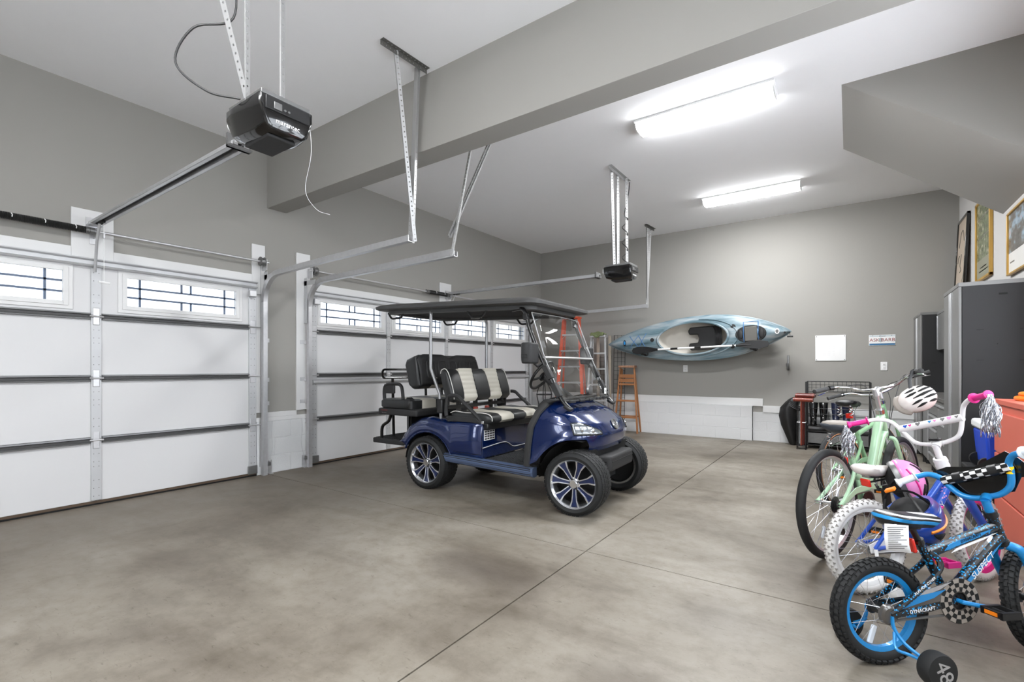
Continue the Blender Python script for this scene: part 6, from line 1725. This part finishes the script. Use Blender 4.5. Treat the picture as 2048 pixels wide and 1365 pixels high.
# ================================================================ PICTURES over the cabinets (plain stand-in prints)
def blotch(name, stops, scale, stretch):
    m, nt, b = new_mat(name); N = nt.nodes.new; Lk = nt.links.new
    tc = N('ShaderNodeTexCoord'); mp = N('ShaderNodeMapping'); mp.inputs['Scale'].default_value = stretch; Lk(tc.outputs['Object'], mp.inputs[0])
    n = N('ShaderNodeTexNoise'); n.inputs['Scale'].default_value = scale; n.inputs['Detail'].default_value = 3; Lk(mp.outputs[0], n.inputs['Vector'])
    r = N('ShaderNodeValToRGB'); e = r.color_ramp.elements
    while len(e) < len(stops): e.new(.5)
    for q, (p, c) in zip(e, stops): q.position = p; q.color = lin(c) + (1,)
    Lk(n.outputs['Fac'], r.inputs[0]); Lk(r.outputs[0], b.inputs['Base Color']); b.inputs['Roughness'].default_value = .25
    return m
def picture(label, y0, y1, z0, z1, fm, pm, x=None, tilt=0.0, fw=.025, prints=()):
    W, Hh = y1 - y0, z1 - z0
    t = thing('framed_picture', label, 'picture', (x or XR - .002, (y0 + y1) / 2, z0), 0)
    t.rotation_euler = (0, tilt, 0)
    d = .03
    MB().box(-.016, -.010, -W / 2 + fw * .5, W / 2 - fw * .5, fw * .5, Hh - fw * .5).build('print', pm, t)
    for q in ((-W / 2, -W / 2 + fw, 0, Hh), (W / 2 - fw, W / 2, 0, Hh), (-W / 2, W / 2, 0, fw), (-W / 2, W / 2, Hh - fw, Hh)):
        MB().box(-d, 0, *q).build('frame_rail', fm, t, bevel=.003)
    for (a, b, c, e, m) in prints:
        MB().box(-.0168, -.016, a, b, c, e).build('print_area', m, t)
    return t
M['gold'] = mat('gold_frame', (206, 164, 84), .35, .4)
M['pic_ink'] = mat('soft_ink', (120, 116, 108), .6)
p1 = picture('black framed beige print leaning on top of the far tall cabinet', 8.08, 8.73, 1.922, 3.15, 'black_gloss', mat('beige_print', (206, 190, 172), .4, var=.05), XR - .06, .045, .03,
        [(-.29, .29, .03, .30, blotch('sage_foot', [(.35, (176, 180, 150)), (.6, (206, 204, 184))], 4, (1, 14, 1)))])
for k, pts in enumerate(([(-.15, .9), (-.05, 1.05), (.08, 1.02), (.16, .86)], [(-.02, .75), (.04, .62), (-.03, .55), (.03, .52)], [(-.2, .7), (-.22, .5), (-.1, .36)], [(.1, .75), (.17, .72), (.2, .66)])):
    MB().tube(spline([(-.0175, a, b) for a, b in pts], 6), .006, 5, flat=.4).build('drawn_line', 'pic_ink', p1)
picture('gold framed green print on the right wall above the worktop', 6.96, 7.67, 2.183, 3.09, 'gold', blotch('green_print', [(.3, (92, 104, 76)), (.55, (128, 136, 108)), (.7, (196, 190, 168)), (.78, (120, 128, 104))], 5, (1, 2.2, 3)), None, 0, .03,
        [(-.33, .33, .70, .71, 'pic_ink'), (-.33, .33, .48, .49, 'pic_ink'), (-.32, .32, .035, .24, mat('grey_green_foot', (148, 148, 130), .4)), (-.2, .2, .10, .112, 'seat_beige'), (-.14, .14, .14, .152, 'seat_beige')])
picture('gold framed print with a white foot under the sloping soffit', 5.45, 6.30, 2.06, 2.635, 'gold', mat('white_print', (232, 230, 226), .4), None, 0, .018,
        [(-.405, .405, .20, .555, blotch('dusk_print', [(.3, (86, 84, 82)), (.5, (120, 118, 114)), (.62, (166, 190, 208)), (.7, (206, 150, 140)), (.76, (110, 108, 106))], 3.2, (1, 1.4, 2.4))), (.22, .36, .105, .118, 'pic_ink')])

# ================================================================ DOOR SENSORS on the pier
def sensor(label, y, s):
    t = thing('door_sensor', label, 'sensor', (XW + .03, y, 0), 0, 'door sensors')
    MB().box(.002, .006, -.02, .02, 0, .15).box(.006, .05, -.02, .02, 0, .004).build('bracket', 'galv', t)
    MB().box(.006, .045, -.020 + s * .03, .020 + s * .03, .095, .135).build('eye_housing', 'galv2', t, bevel=.004)
    MB().tube([(.025, s * .05, .115), (.025, s * .062, .115)], .014, 10).build('eye_lens', 'dark', t)
    MB().tube(spline([(.004, .0, .15), (.003, -s * .03, .30), (.004, -s * .02, .45), (.004, -s * .03, .60)], 5), .0022, 5).build('wire', 'galv', t)
sensor('door sensor bracket at the foot of the pier by the single-width door', 2.90, -1)
sensor('door sensor bracket at the foot of the pier by the wide door', 3.315, 1)
